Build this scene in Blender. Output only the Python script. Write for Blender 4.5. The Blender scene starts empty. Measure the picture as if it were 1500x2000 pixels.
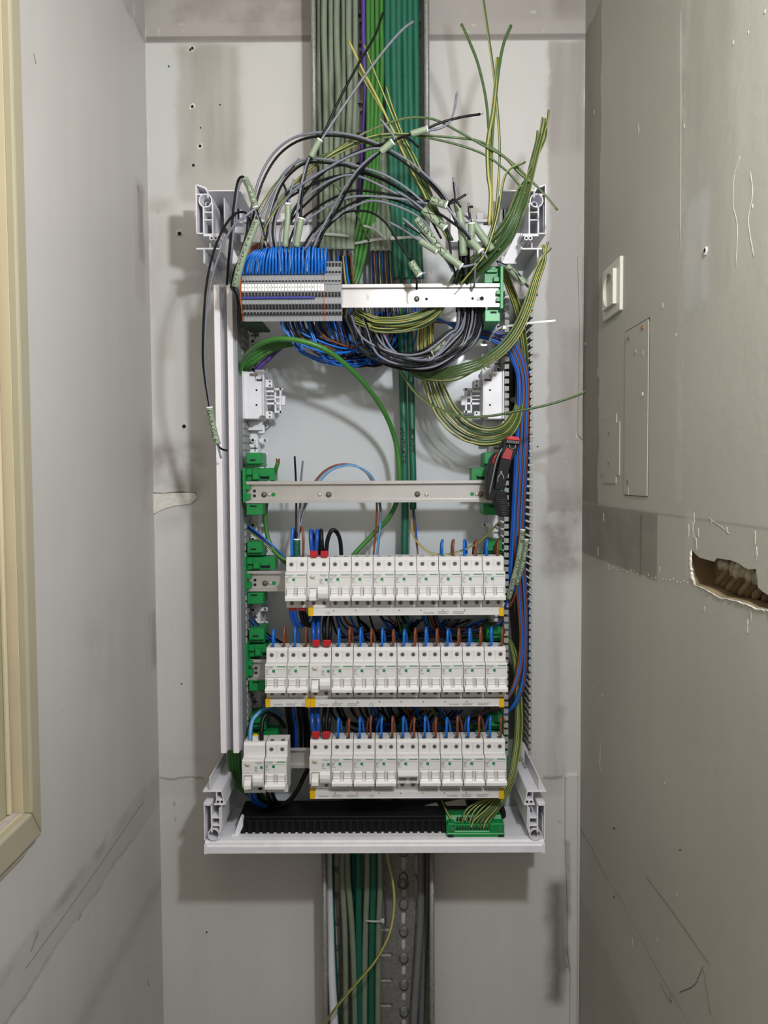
import bpy, bmesh, math, random
from mathutils import Vector, Matrix

random.seed(7)
SC = bpy.context.scene
COL = SC.collection

# ---------------------------------------------------------------- camera
F = 1500.0                                   # focal length in pixels of the 1500 x 2000 frame
CAMPOS = Vector((0.0, -1.42, 1.50))
pitch, yaw, roll = math.atan(70 / F), math.atan(5 / F), math.radians(0.30)
fwd = Vector((-math.sin(yaw) * math.cos(pitch), math.cos(yaw) * math.cos(pitch), -math.sin(pitch)))
rt0 = fwd.cross(Vector((0, 0, 1))).normalized()
up0 = rt0.cross(fwd).normalized()
RT = rt0 * math.cos(roll) - up0 * math.sin(roll)
UP = rt0 * math.sin(roll) + up0 * math.cos(roll)
cam = bpy.data.cameras.new('camera')
camo = bpy.data.objects.new('camera', cam)
COL.objects.link(camo)
cam.sensor_fit = 'VERTICAL'
cam.sensor_height = 36.0
cam.lens = 27.0
cam.clip_start = 0.02
M = Matrix((RT, UP, -fwd)).transposed().to_4x4()
M.translation = CAMPOS
camo.matrix_world = M
SC.camera = camo

# ---------------------------------------------------------------- light
w = bpy.data.worlds.new('world')
SC.world = w
w.use_nodes = True
w.node_tree.nodes['Background'].inputs[0].default_value = (1.0, 0.87, 0.71, 1)
w.node_tree.nodes['Background'].inputs[1].default_value = 0.50
ld = bpy.data.lights.new('work_lamp', 'POINT')
ld.energy = 31.5
ld.color = (0.965, 0.98, 1.0)
ld.shadow_soft_size = 0.035
lo = bpy.data.objects.new('work_lamp', ld)
lo.location = (0.25, -1.16, 1.95)
COL.objects.link(lo)
la = bpy.data.lights.new('added_ceiling_fill', 'AREA')  # unseen area lamp, added as warm fill from above
la.shape = 'RECTANGLE'; la.size = 0.55; la.size_y = 1.2
la.energy = 4.6
la.color = (1.0, 0.87, 0.71)
lao = bpy.data.objects.new('added_ceiling_fill', la)
lao.location = (-0.03, -1.55, 2.72)
COL.objects.link(lao)
SC.view_settings.view_transform = 'Standard'
SC.view_settings.look = 'None'
SC.view_settings.exposure = 0.0
SC.view_settings.gamma = 1.0
SC.view_settings.use_curve_mapping = False

# ---------------------------------------------------------------- helpers
def ray(px, py):
    return fwd * F + RT * (px - 750) - UP * (py - 1000)
def P(px, py, Y):                              # the point on the plane y = Y
    d = ray(px, py)
    return CAMPOS + d * ((Y - CAMPOS.y) / d.y)
def PX(px, py, X):                             # the point on a side wall x = X
    d = ray(px, py)
    return CAMPOS + d * ((X - CAMPOS.x) / d.x)
def pxm(Y):                                    # metres per pixel at depth Y
    return (Y - CAMPOS.y) / F

def lin(c):
    c = c / 255.0
    return c / 12.92 if c <= 0.04045 else ((c + 0.055) / 1.055) ** 2.4
def rgb(c):
    return (lin(c[0]), lin(c[1]), lin(c[2]), 1.0)

MATS = {}
def mat(name, c, rough=0.5, metal=0.0, var=0.06, scale=60.0, bump=0.0, coat=0.0):
    if name in MATS:
        return MATS[name]
    m = bpy.data.materials.new(name)
    m.use_nodes = True
    nt = m.node_tree
    b = nt.nodes['Principled BSDF']
    b.inputs['Roughness'].default_value = rough
    b.inputs['Metallic'].default_value = metal
    if coat:
        b.inputs['Coat Weight'].default_value = coat
    tc = nt.nodes.new('ShaderNodeTexCoord')
    nz = nt.nodes.new('ShaderNodeTexNoise')
    nz.inputs['Scale'].default_value = scale
    nz.inputs['Detail'].default_value = 3
    nt.links.new(tc.outputs['Object'], nz.inputs['Vector'])
    mr = nt.nodes.new('ShaderNodeMapRange')
    mr.inputs[1].default_value = 0.3; mr.inputs[2].default_value = 0.7
    mr.inputs[3].default_value = 1 - var; mr.inputs[4].default_value = 1 + var * 0.5
    nt.links.new(nz.outputs[0], mr.inputs[0])
    mx = nt.nodes.new('ShaderNodeMix')
    mx.data_type = 'RGBA'; mx.blend_type = 'MULTIPLY'
    mx.inputs[0].default_value = 1.0
    mx.inputs[6].default_value = rgb(c)
    nt.links.new(mr.outputs[0], mx.inputs[7])
    nt.links.new(mx.outputs[2], b.inputs['Base Color'])
    if bump:
        bp = nt.nodes.new('ShaderNodeBump')
        bp.inputs['Strength'].default_value = bump
        bp.inputs['Distance'].default_value = 0.001
        nt.links.new(nz.outputs[0], bp.inputs['Height'])
        nt.links.new(bp.outputs[0], b.inputs['Normal'])
    MATS[name] = m
    return m

class MB:
    """collects verts and faces, then becomes ONE mesh object"""
    def __init__(s):
        s.v = []; s.f = []; s.mi = []; s.sm = []; s.k = 0
    def add(s, vs, fs, smooth=False):
        o = len(s.v)
        s.v += [tuple(v) for v in vs]
        for f in fs:
            s.f.append(tuple(i + o for i in f)); s.mi.append(s.k); s.sm.append(smooth)
        return s
    def box(s, a, b):
        x0, x1 = sorted((a[0], b[0])); y0, y1 = sorted((a[1], b[1])); z0, z1 = sorted((a[2], b[2]))
        vs = [(x0, y0, z0), (x1, y0, z0), (x1, y1, z0), (x0, y1, z0), (x0, y0, z1), (x1, y0, z1), (x1, y1, z1), (x0, y1, z1)]
        return s.add(vs, [(3, 2, 1, 0), (4, 5, 6, 7), (0, 1, 5, 4), (1, 2, 6, 5), (2, 3, 7, 6), (3, 0, 4, 7)])
    def pbox(s, x0, y0, x1, y1, Y0, Y1):
        """box whose front face (at depth Y0) covers the pixel rectangle; runs back to Y1"""
        xm, ym = (x0 + x1) / 2, (y0 + y1) / 2
        return s.box((P(x0, ym, Y0).x, Y0, P(xm, y1, Y0).z), (P(x1, ym, Y0).x, Y1, P(xm, y0, Y0).z))
    def prism(s, poly, axis, a, b):
        """polygon in the plane across axis ('x': (y,z), 'y': (x,z), 'z': (x,y)), extruded from a to b"""
        n = len(poly)
        def q(p, t):
            return (t, p[0], p[1]) if axis == 'x' else ((p[0], t, p[1]) if axis == 'y' else (p[0], p[1], t))
        vs = [q(p, a) for p in poly] + [q(p, b) for p in poly]
        fs = [tuple(range(n))[::-1], tuple(range(n, 2 * n))]
        fs += [(i, (i + 1) % n, (i + 1) % n + n, i + n) for i in range(n)]
        return s.add(vs, fs)
    def pprism(s, pix, Y0, Y1):
        ps = [P(x, y, Y0) for x, y in pix]
        return s.prism([(p.x, p.z) for p in ps], 'y', Y0, Y1)
    def lathe(s, c, axis, prof, n=16, smooth=True, caps=True):
        """profile (radius, along) about an axis through c"""
        vs = []; fs = []
        for r, h in prof:
            for k in range(n):
                a = 2 * math.pi * k / n
                u, v = r * math.cos(a), r * math.sin(a)
                d = (h, u, v) if axis == 'x' else ((u, h, v) if axis == 'y' else (u, v, h))
                vs.append((c[0] + d[0], c[1] + d[1], c[2] + d[2]))
        for j in range(len(prof) - 1):
            for k in range(n):
                k2 = (k + 1) % n
                fs.append((j * n + k, j * n + k2, (j + 1) * n + k2, (j + 1) * n + k))
        s.add(vs, fs, smooth)
        if caps:
            o = len(s.v) - len(vs)
            L = (len(prof) - 1) * n
            s.f.append(tuple(o + k for k in range(n))[::-1]); s.mi.append(s.k); s.sm.append(False)
            s.f.append(tuple(o + L + k for k in range(n))); s.mi.append(s.k); s.sm.append(False)
        return s
    def tube(s, pts, r, n=6, cap=True, stripe=None, twist=0.0):
        """tube along points; r number or list; stripe=(k0,k1) gives those sides material 1"""
        m = len(pts)
        rs = r if isinstance(r, (list, tuple)) else [r] * m
        T = []
        for i in range(m):
            t = pts[min(i + 1, m - 1)] - pts[max(i - 1, 0)]
            T.append(t.normalized() if t.length > 1e-9 else Vector((0, 0, 1)))
        nrm = Vector((0, -1, 0)) - T[0] * T[0].dot(Vector((0, -1, 0)))
        if nrm.length < 1e-4:
            nrm = Vector((1, 0, 0)) - T[0] * T[0].x
        nrm.normalize()
        vs = []
        for i in range(m):
            nrm = nrm - T[i] * T[i].dot(nrm)
            nrm.normalize()
            b = T[i].cross(nrm)
            for k in range(n):
                a = 2 * math.pi * k / n + twist * i
                vs.append(pts[i] + (nrm * math.cos(a) + b * math.sin(a)) * rs[i])
        o = len(s.v)
        s.v += [tuple(v) for v in vs]
        for i in range(m - 1):
            for k in range(n):
                k2 = (k + 1) % n
                s.f.append((o + i * n + k, o + i * n + k2, o + (i + 1) * n + k2, o + (i + 1) * n + k))
                s.mi.append(1 if (stripe and k in stripe) else s.k); s.sm.append(True)
        if cap:
            s.f.append(tuple(o + k for k in range(n))[::-1]); s.mi.append(s.k); s.sm.append(False)
            s.f.append(tuple(o + (m - 1) * n + k for k in range(n))); s.mi.append(s.k); s.sm.append(False)
        return s
    def build(s, name, m, parent=None, bevel=0.0, seg=1, fix=True):
        me = bpy.data.meshes.new(name)
        me.from_pydata(s.v, [], s.f)
        ms = m if isinstance(m, (list, tuple)) else [m]
        for x in ms:
            me.materials.append(x)
        me.polygons.foreach_set('material_index', s.mi)
        me.polygons.foreach_set('use_smooth', s.sm)
        if fix:
            bm = bmesh.new(); bm.from_mesh(me)
            bmesh.ops.recalc_face_normals(bm, faces=bm.faces)
            bm.to_mesh(me); bm.free()
        me.update()
        o = bpy.data.objects.new(name, me)
        COL.objects.link(o)
        if bevel:
            bv = o.modifiers.new('bevel', 'BEVEL')
            bv.width = bevel; bv.segments = seg; bv.limit_method = 'ANGLE'; bv.angle_limit = 0.7
        if parent is not None:
            setpar(o, parent)
        return o

def setpar(o, parent):
    """the child keeps its world position (parents here are only translated, turned or scaled at the end)"""
    o.parent = parent
    o.matrix_parent_inverse = Matrix.Translation(-Vector(parent.location))

def tag(o, label, cat, group=None):
    o['label'] = label; o['category'] = cat
    if group:
        o['group'] = group
    return o
def thing(name, label, cat, loc, group=None):
    o = bpy.data.objects.new(name, None)
    COL.objects.link(o)
    o.empty_display_size = 0.01
    o.location = loc
    return tag(o, label, cat, group)
def struct(o):
    o['kind'] = 'structure'
    return o
def dup(root, loc=None):
    """a copy of a thing with its parts and their sub-parts"""
    r = root.copy(); COL.objects.link(r)
    if loc is not None:
        r.location = loc
    for ch in list(root.children):
        c = ch.copy(); COL.objects.link(c); c.parent = r; c.matrix_parent_inverse = ch.matrix_parent_inverse.copy()
        for g in list(ch.children):
            d = g.copy(); COL.objects.link(d); d.parent = c
    return r
def part(src, name, parent, off=(0, 0, 0)):
    """another copy of one part, shifted, sharing its mesh"""
    c = src.copy(); COL.objects.link(c)
    c.name = name
    c.parent = parent
    c.matrix_parent_inverse = src.matrix_parent_inverse.copy()
    c.location = Vector(src.location) + Vector(off)
    return c

def fill_holes(outer, holes):
    """triangulated 2-D polygon with holes -> (verts, tris)"""
    bm = bmesh.new()
    es = []
    for lp in [outer] + holes:
        vs = [bm.verts.new((p[0], p[1], 0)) for p in lp]
        es += [bm.edges.new((vs[i], vs[(i + 1) % len(vs)])) for i in range(len(vs))]
    bmesh.ops.triangle_fill(bm, edges=es, use_beauty=True, normal=(0, 0, 1))
    bm.verts.index_update()
    vs = [(v.co.x, v.co.y) for v in bm.verts]
    fs = [tuple(v.index for v in f.verts) for f in bm.faces]
    bm.free()
    return vs, fs
def plate(mb, outer, holes, axis, a, b):
    """a plate with through holes, thickness a..b along axis"""
    vs, fs = fill_holes(outer, holes)
    def q(p, t):
        return (t, p[0], p[1]) if axis == 'x' else ((p[0], t, p[1]) if axis == 'y' else (p[0], p[1], t))
    n = len(vs)
    mb.add([q(p, a) for p in vs] + [q(p, b) for p in vs], fs + [tuple(i + n for i in f[::-1]) for f in fs])
    for lp in [outer] + holes:
        k = len(lp)
        mb.add([q(p, a) for p in lp] + [q(p, b) for p in lp], [(i, (i + 1) % k, (i + 1) % k + k, i + k) for i in range(k)])
    return mb
def slot(cx, cz, w, h, n=5):
    """rounded slot outline"""
    r = min(w, h) / 2
    out = []
    for sx, sz, a0 in ((1, 1, 0), (-1, 1, 90), (-1, -1, 180), (1, -1, 270)):
        for k in range(n):
            a = math.radians(a0 + 90 * k / (n - 1))
            out.append((cx + sx * (w / 2 - r) + r * math.cos(a), cz + sz * (h / 2 - r) + r * math.sin(a)))
    res = []
    for p in out:
        if not res or (abs(p[0] - res[-1][0]) + abs(p[1] - res[-1][1])) > 1e-6:
            res.append(p)
    if (abs(res[0][0] - res[-1][0]) + abs(res[0][1] - res[-1][1])) < 1e-6:
        res.pop()
    return res

def spline(pts, n=8):
    """Catmull-Rom through points"""
    if len(pts) < 3:
        return [pts[0].lerp(pts[-1], k / 4) for k in range(5)]
    q = [pts[0] * 2 - pts[1]] + list(pts) + [pts[-1] * 2 - pts[-2]]
    out = []
    for i in range(1, len(q) - 2):
        a, b, c, d = q[i - 1], q[i], q[i + 1], q[i + 2]
        for k in range(n):
            t = k / n
            out.append(0.5 * ((2 * b) + (c - a) * t + (2 * a - 5 * b + 4 * c - d) * t * t + (3 * b - a - 3 * c + d) * t ** 3))
    out.append(pts[-1].copy())
    return out
def path(pix, n=6):
    return spline([P(*p) for p in pix], n)

# lettering: text turned into flat triangles once per string
TXT = {}
def glyphs(s):
    if s in TXT:
        return TXT[s]
    cu = bpy.data.curves.new('lettering', 'FONT')
    cu.body = s; cu.size = 1.0; cu.resolution_u = 2
    cu.align_x = 'CENTER'; cu.align_y = 'CENTER'
    o = bpy.data.objects.new('lettering', cu)
    COL.objects.link(o)
    bpy.context.view_layer.update()
    ev = o.evaluated_get(bpy.context.evaluated_depsgraph_get())
    me = ev.to_mesh()
    vs = [(v.co.x, v.co.y) for v in me.vertices]
    fs = [tuple(p.vertices) for p in me.polygons]
    ev.to_mesh_clear()
    bpy.data.objects.remove(o); bpy.data.curves.remove(cu)
    if vs:
        x0 = min(v[0] for v in vs); x1 = max(v[0] for v in vs)
        y0 = min(v[1] for v in vs); y1 = max(v[1] for v in vs)
        vs = [(v[0] - (x0 + x1) / 2, v[1] - (y0 + y1) / 2) for v in vs]
        TXT[s] = (vs, fs, x1 - x0, y1 - y0)
    return TXT[s]
def letter(mb, s, cx, Y, cz, width, height=None):
    """flat lettering facing the camera side (-y), fitted to width"""
    vs, fs, w_, h_ = glyphs(s)
    kx = width / w_
    kz = (height / h_) if height else kx
    return mb.add([(cx + v[0] * kx, Y, cz + v[1] * kz) for v in vs], fs)

ORD = ['first', 'second', 'third', 'fourth', 'fifth', 'sixth', 'seventh', 'eighth', 'ninth', 'tenth', 'eleventh', 'twelfth',
       'thirteenth', 'fourteenth', 'fifteenth', 'sixteenth', 'seventeenth', 'eighteenth', 'nineteenth', 'twentieth', 'twenty-first',
       'twenty-second', 'twenty-third', 'twenty-fourth', 'twenty-fifth', 'twenty-sixth', 'twenty-seventh', 'twenty-eighth', 'twenty-ninth', 'thirtieth']

# ---------------------------------------------------------------- materials
m_white = mat('white_plastic', (226, 226, 233), 0.42)
m_breaker = mat('breaker_plastic', (218, 217, 218), 0.45, var=0.03)
m_toggle = mat('toggle_plastic', (226, 225, 226), 0.38, var=0.02)
m_plate = mat('glossy_back_plate', (200, 205, 210), 0.16, var=0.04, scale=6)
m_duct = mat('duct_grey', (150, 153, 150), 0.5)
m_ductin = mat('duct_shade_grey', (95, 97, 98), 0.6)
m_green = mat('bracket_green', (4, 128, 62), 0.42)
m_black = mat('black_plastic', (16, 16, 20), 0.5)
m_dark = mat('dark_hole', (14, 14, 15), 0.8)
m_rail = mat('rail_steel', (186, 184, 183), 0.34, 0.5, var=0.05, scale=30)
m_tray = mat('galvanised_steel', (142, 142, 141), 0.42, 0.35, var=0.25, scale=150)
m_screw = mat('screw_steel', (118, 114, 107), 0.4, 0.4, var=0.3, scale=900)
m_term = mat('terminal_grey', (136, 138, 143), 0.5)
m_termd = mat('terminal_shade', (96, 98, 103), 0.55)
m_marker = mat('marker_white', (235, 235, 235), 0.5)
m_bluestripe = mat('terminal_blue', (40, 48, 140), 0.5)
m_orange = mat('separator_orange', (190, 95, 50), 0.5)
m_yellow = mat('cap_yellow', (226, 180, 12), 0.45)
m_pgreen = mat('print_green', (28, 135, 80), 0.5)
m_pgrey = mat('print_grey', (140, 137, 134), 0.6)
m_ink = mat('ink_black', (18, 22, 20), 0.6)
m_red = mat('red_plastic', (178, 28, 38), 0.4)
m_copper = mat('bare_copper', (200, 120, 80), 0.3, 0.9)
m_tie = mat('cable_tie_natural', (184, 187, 184), 0.35)
w_blue = mat('wire_blue', (18, 104, 200), 0.35)
w_dblue = mat('wire_deep_blue', (18, 74, 164), 0.35)
w_lblue = mat('wire_pale_blue', (90, 150, 205), 0.35)
w_brown = mat('wire_brown', (122, 66, 40), 0.38)
w_black = mat('wire_black', (15, 15, 18), 0.36)
w_grey = mat('wire_grey', (114, 117, 130), 0.38)
for m_ in (m_black, w_black):
    m_.node_tree.nodes['Principled BSDF'].inputs['Specular IOR Level'].default_value = 0.22
w_yel = mat('wire_yellow', (168, 160, 88), 0.4)
w_grn = mat('wire_green', (60, 88, 48), 0.4)
c_sage = mat('sheath_sage', (122, 134, 116), 0.45)
c_label = mat('sheath_pale_green', (136, 152, 128), 0.45)
c_dgreen = mat('sheath_dark_green', (24, 96, 76), 0.4)
c_lime = mat('sheath_bright_green', (58, 116, 48), 0.4)
c_violet = mat('sheath_violet', (84, 60, 140), 0.4)
c_grey = mat('sheath_grey', (112, 115, 118), 0.45)
# ================================================================ THE SETTING
XL = P(301, 1000, 0).x
XR = P(1137, 1000, 0).x
YF = -2.3                                         # walls run forward past the camera
ZF, ZC = 0.0, 2.75

class NB:
    """small node builder for the painted walls"""
    def __init__(s, name, base, rough, u, v):
        s.m = bpy.data.materials.new(name); s.m.use_nodes = True
        s.nt = s.m.node_tree; s.L = s.nt.links.new
        s.b = s.nt.nodes['Principled BSDF']
        s.b.inputs['Roughness'].default_value = rough
        s.b.inputs['Specular IOR Level'].default_value = 0.35
        tc = s.nt.nodes.new('ShaderNodeTexCoord')
        s.co = tc.outputs['Object']
        s.n_big = s.noise(3.0, 4); s.n_mid = s.noise(14.0, 5); s.n_fine = s.noise(90.0, 4)
        stretch = s.nt.nodes.new('ShaderNodeMapping')
        stretch.inputs['Scale'].default_value = (1, 1, 0.12)
        s.L(s.co, stretch.inputs[0])
        s.n_streak = s.noise(26.0, 5, stretch.outputs[0])
        sx = s.nt.nodes.new('ShaderNodeSeparateXYZ'); s.L(s.co, sx.inputs[0])
        wob = s.math('MULTIPLY', s.math('SUBTRACT', s.n_mid, 0.5), 0.030)
        wob2 = s.math('MULTIPLY', s.math('SUBTRACT', s.n_fine, 0.5), 0.006)
        wb = s.math('ADD', wob, wob2)
        s.u0 = sx.outputs[u]; s.v0 = sx.outputs[v]
        s.u = s.math('ADD', s.u0, wb); s.v = s.math('ADD', s.v0, wb)
        s.col = s.rgb(base)
        s.mulc(s.range(s.n_big, 0.25, 0.75, 0.93, 1.04))
        s.mulc(s.range(s.n_streak, 0.25, 0.75, 0.97, 1.02))
    def noise(s, sc, det, vec=None):
        n = s.nt.nodes.new('ShaderNodeTexNoise')
        n.inputs['Scale'].default_value = sc; n.inputs['Detail'].default_value = det
        s.L(vec if vec is not None else s.co, n.inputs['Vector'])
        return n.outputs[0]
    def put(s, sock, v):
        if hasattr(v, 'is_linked'):
            s.L(v, sock)
        else:
            sock.default_value = v
    def math(s, op, a, b=0.0):
        n = s.nt.nodes.new('ShaderNodeMath'); n.operation = op
        s.put(n.inputs[0], a); s.put(n.inputs[1], b)
        return n.outputs[0]
    def range(s, x, a, b, c, d, smooth=False):
        n = s.nt.nodes.new('ShaderNodeMapRange')
        if smooth:
            n.interpolation_type = 'SMOOTHSTEP'
        s.put(n.inputs[0], x)
        for i, t in enumerate((a, b, c, d)):
            n.inputs[i + 1].default_value = t
        return n.outputs[0]
    def rgb(s, c):
        n = s.nt.nodes.new('ShaderNodeRGB'); n.outputs[0].default_value = rgb(c)
        return n.outputs[0]
    def mulc(s, f):
        n = s.nt.nodes.new('ShaderNodeMix'); n.data_type = 'RGBA'; n.blend_type = 'MULTIPLY'
        n.inputs[0].default_value = 1; s.L(s.col, n.inputs[6]); s.L(f, n.inputs[7])
        s.col = n.outputs[2]
    def blend(s, mask, c):
        n = s.nt.nodes.new('ShaderNodeMix'); n.data_type = 'RGBA'
        s.L(mask, n.inputs[0]); s.L(s.col, n.inputs[6]); n.inputs[7].default_value = rgb(c)
        s.col = n.outputs[2]
    def box(s, u0, u1, v0, v1, c, k=0.6, soft=0.01, nz=None, sharp=False):
        """a stain or an old paint patch: a soft-edged rectangle broken up by noise"""
        u0, u1 = sorted((u0, u1)); v0, v1 = sorted((v0, v1))
        U, V = (s.u0, s.v0) if sharp else (s.u, s.v)
        m = s.math('MULTIPLY', s.range(U, u0 - soft, u0 + soft, 0, 1, True), s.range(U, u1 - soft, u1 + soft, 1, 0, True))
        m2 = s.math('MULTIPLY', s.range(V, v0 - soft, v0 + soft, 0, 1, True), s.range(V, v1 - soft, v1 + soft, 1, 0, True))
        m = s.math('MULTIPLY', s.math('MULTIPLY', m, m2), k)
        if nz:
            m = s.math('MULTIPLY', m, s.range({'s': s.n_streak, 'm': s.n_mid, 'b': s.n_big, 'f': s.n_fine}[nz], 0.36, 0.62, 0.0, 1.0))
        s.blend(m, c)
    def done(s, bump=0.25):
        s.L(s.col, s.b.inputs['Base Color'])
        h = s.math('ADD', s.math('MULTIPLY', s.n_fine, 0.5), s.math('MULTIPLY', s.n_mid, 1.0))
        bp = s.nt.nodes.new('ShaderNodeBump')
        bp.inputs['Strength'].default_value = bump; bp.inputs['Distance'].default_value = 0.004
        s.L(h, bp.inputs['Height']); s.L(bp.outputs[0], s.b.inputs['Normal'])
        return s.m

# ---- back wall
def bk(n, x0, y0, x1, y1, c, **k):
    a, b = P(x0, y0, 0), P(x1, y1, 0)
    n.box(a.x, b.x, a.z, b.z, c, **k)
nb = NB('painted_back_wall', (205, 204, 202), 0.6, 0, 2)
bk(nb, 200, -300, 1300, 74, (158, 150, 147), k=0.75, soft=0.004, sharp=True)
bk(nb, 200, -300, 600, 48, (120, 113, 108), k=0.5, nz='m')
bk(nb, 850, -300, 1060, 50, (150, 142, 140), k=0.5, nz='b')
bk(nb, 1078, -60, 1150, 42, (110, 104, 92), k=0.7, nz='b', soft=0.02)
bk(nb, 200, 46, 1300, 74, (172, 166, 163), k=0.55, sharp=True, soft=0.003)
bk(nb, 200, 72, 1300, 77, (86, 80, 76), k=0.55, soft=0.0015, sharp=True)
bk(nb, 345, 85, 470, 395, (166, 162, 153), k=0.62, soft=0.012)
bk(nb, 345, 85, 470, 330, (140, 135, 126), k=0.55, nz='s', soft=0.02)
bk(nb, 286, 110, 345, 370, (196, 200, 202), k=0.6, soft=0.008)
bk(nb, 286, 385, 345, 410, (168, 160, 152), k=0.5, nz='m')
bk(nb, 1072, 78, 1140, 1000, (160, 153, 149), k=0.72, soft=0.005)
bk(nb, 1072, 78, 1140, 300, (146, 139, 136), k=0.6, nz='s', soft=0.01)
bk(nb, 1100, 640, 1140, 1010, (142, 133, 131), k=0.55, nz='s', soft=0.015)
bk(nb, 1040, 905, 1076, 925, (182, 178, 172), k=0.6, soft=0.003)
bk(nb, 1064, 960, 1140, 1130, (132, 122, 116), k=0.8, nz='m', soft=0.02)
bk(nb, 1072, 1000, 1096, 1530, (150, 146, 140), k=0.4, nz='s', soft=0.01)
bk(nb, 296, 860, 400, 965, (134, 124, 118), k=0.75, nz='m', soft=0.02)
bk(nb, 290, 420, 345, 700, (176, 168, 160), k=0.5, nz='s', soft=0.01)
bk(nb, 470, -100, 600, 72, (136, 128, 124), k=0.5, nz='m', soft=0.02)
bk(nb, 300, 1000, 400, 1030, (160, 152, 148), k=0.4, nz='m', soft=0.015)
bk(nb, 296, 1120, 402, 1480, (200, 196, 192), k=0.3, nz='b', soft=0.03)
bk(nb, 300, 1476, 400, 1490, (150, 146, 138), k=0.4, nz='m')
bk(nb, 304, 1520, 420, 1552, (190, 190, 184), k=0.5, soft=0.003, sharp=True)
bk(nb, 304, 1517, 400, 1521, (110, 105, 98), k=0.5, soft=0.0015)
bk(nb, 1040, 1515, 1100, 1552, (186, 184, 178), k=0.5, soft=0.003)
bk(nb, 1064, 1514, 1100, 1519, (120, 114, 106), k=0.5, soft=0.0015)
bk(nb, 1072, 1720, 1100, 1960, (74, 68, 62), k=0.75, soft=0.016)
bk(nb, 1086, 1380, 1104, 1520, (120, 112, 104), k=0.5, nz='s', soft=0.008)
bk(nb, 1098, 1640, 1108, 1900, (80, 74, 70), k=0.6, nz='s', soft=0.006)
bk(nb, 283, 60, 294, 2100, (222, 220, 217), k=0.3, soft=0.003)
MW_BACK = nb.done(0.22)
mb = MB(); mb.box((XL - 0.05, 0.0, ZF), (XR + 0.05, 0.06, ZC))
wall_back = struct(mb.build('wall_back', MW_BACK))

# ---- left wall
def sd(n, X, x0, y0, x1, y1, c, **k):
    a, b = PX(x0, y0, X), PX(x1, y1, X)
    n.box(a.y, b.y, a.z, b.z, c, **k)
nb = NB('painted_left_wall', (192, 189, 187), 0.42, 1, 2)
zt = PX(285, 75, XL).z; zb = PX(305, 1520, XL).z
nb.box(-3, 0.1, zt - 0.012, zt + 0.003, (104, 100, 98), k=0.55, soft=0.002, nz='m')
nb.box(-3, 0.1, zt + 0.003, zt + 0.4, (150, 147, 146), k=0.5, soft=0.003)
nb.box(-3, 0.1, zb - 0.006, zb + 0.012, (120, 117, 112), k=0.55, soft=0.006, nz='m')
nb.box(-3, 0.1, zb - 0.045, zb - 0.005, (170, 168, 165), k=0.55, soft=0.004)
nb.box(-3, 0.1, zb - 0.052, zb - 0.045, (110, 106, 100), k=0.4, soft=0.002, nz='b')
nb.box(-0.7, 0.1, zb - 0.22, zb - 0.19, (118, 116, 112), k=0.3, soft=0.02)
sd(nb, XL, 262, 345, 283, 600, (150, 140, 138), k=0.55, soft=0.012, nz='s')
sd(nb, XL, 268, 360, 283, 520, (128, 118, 116), k=0.5, soft=0.01)
sd(nb, XL, 287, 1205, 305, 1300, (92, 86, 82), k=0.6, soft=0.012, nz='s')
sd(nb, XL, 150, 1200, 240, 1300, (140, 136, 138), k=0.25, soft=0.06, nz='m')
sd(nb, XL, 270, 820, 300, 1000, (150, 146, 145), k=0.4, soft=0.015, nz='m')
MW_LEFT = nb.done(0.10)
# the window opening in the left wall
WX = XL
wy0 = -1.20; wy1 = PX(58, 1400, XL + 0.012).y    # inner edges of the opening
wz0 = PX(58, 1592, XL + 0.012).z; wz1 = 2.35
vs, fs = fill_holes([(YF, ZF), (0.0, ZF), (0.0, ZC), (YF, ZC)], [[(wy0, wz0), (wy1, wz0), (wy1, wz1), (wy0, wz1)]])
mb = MB()
mb.add([(XL, a, b) for a, b in vs], fs)
mb.box((XL - 0.06, YF, ZF), (XL - 0.055, 0.0, ZC))
wall_left = struct(mb.build('wall_left', MW_LEFT))

# ---- right wall with the broken-out hole
nb = NB('painted_right_wall', (177, 174, 166), 0.5, 1, 2)
def sr(x0, y0, x1, y1, c, **k):
    sd(nb, XR, x0, y0, x1, y1, c, **k)
zt = PX(1143, 72, XR).z
nb.box(-3, 0.1, zt - 0.008, zt + 0.008, (70, 66, 60), k=0.6, soft=0.003, nz='b')
nb.box(-3, 0.1, zt + 0.008, zt + 0.4, (140, 133, 124), k=0.5, soft=0.004)
zb0 = PX(1140, 1080, XR).z; zb1 = PX(1140, 984, XR).z
nb.box(-0.395, 0.1, zb0, zb1, (134, 125, 117), k=0.8, soft=0.002, sharp=True)
nb.box(-0.395, 0.1, zb0, zb1, (112, 103, 96), k=0.45, soft=0.012, nz='m')
nb.box(-3, -0.395, zb0, zb1, (172, 169, 160), k=0.6, soft=0.002, sharp=True)
nb.box(-0.28, 0.1, zb0 + 0.02, zb1 - 0.01, (120, 112, 104), k=0.4, soft=0.02, nz='s')
nb.box(-3, 0.1, zb1 - 0.001, zb1 + 0.002, (112, 106, 98), k=0.35, soft=0.0015, sharp=True)
nb.box(-0.330, -0.324, zb0, zb1, (92, 86, 78), k=0.7, soft=0.003)
sr(1142, 70, 1167, 985, (132, 124, 114), k=0.85, soft=0.003)
sr(1142, 70, 1167, 985, (110, 102, 94), k=0.45, soft=0.004, nz='s')
sr(1329, -60, 1346, 120, (188, 187, 182), k=0.6, soft=0.006)
sr(1330, 350, 1386, 600, (170, 169, 168), k=0.6, soft=0.012, nz='m')
sr(1340, 400, 1384, 580, (196, 195, 196), k=0.55, soft=0.010)
sr(1427, -50, 1457, 560, (182, 179, 170), k=0.6, soft=0.008)
sr(1330, 0, 1426, 560, (150, 147, 138), k=0.45, soft=0.01, nz='s')
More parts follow.
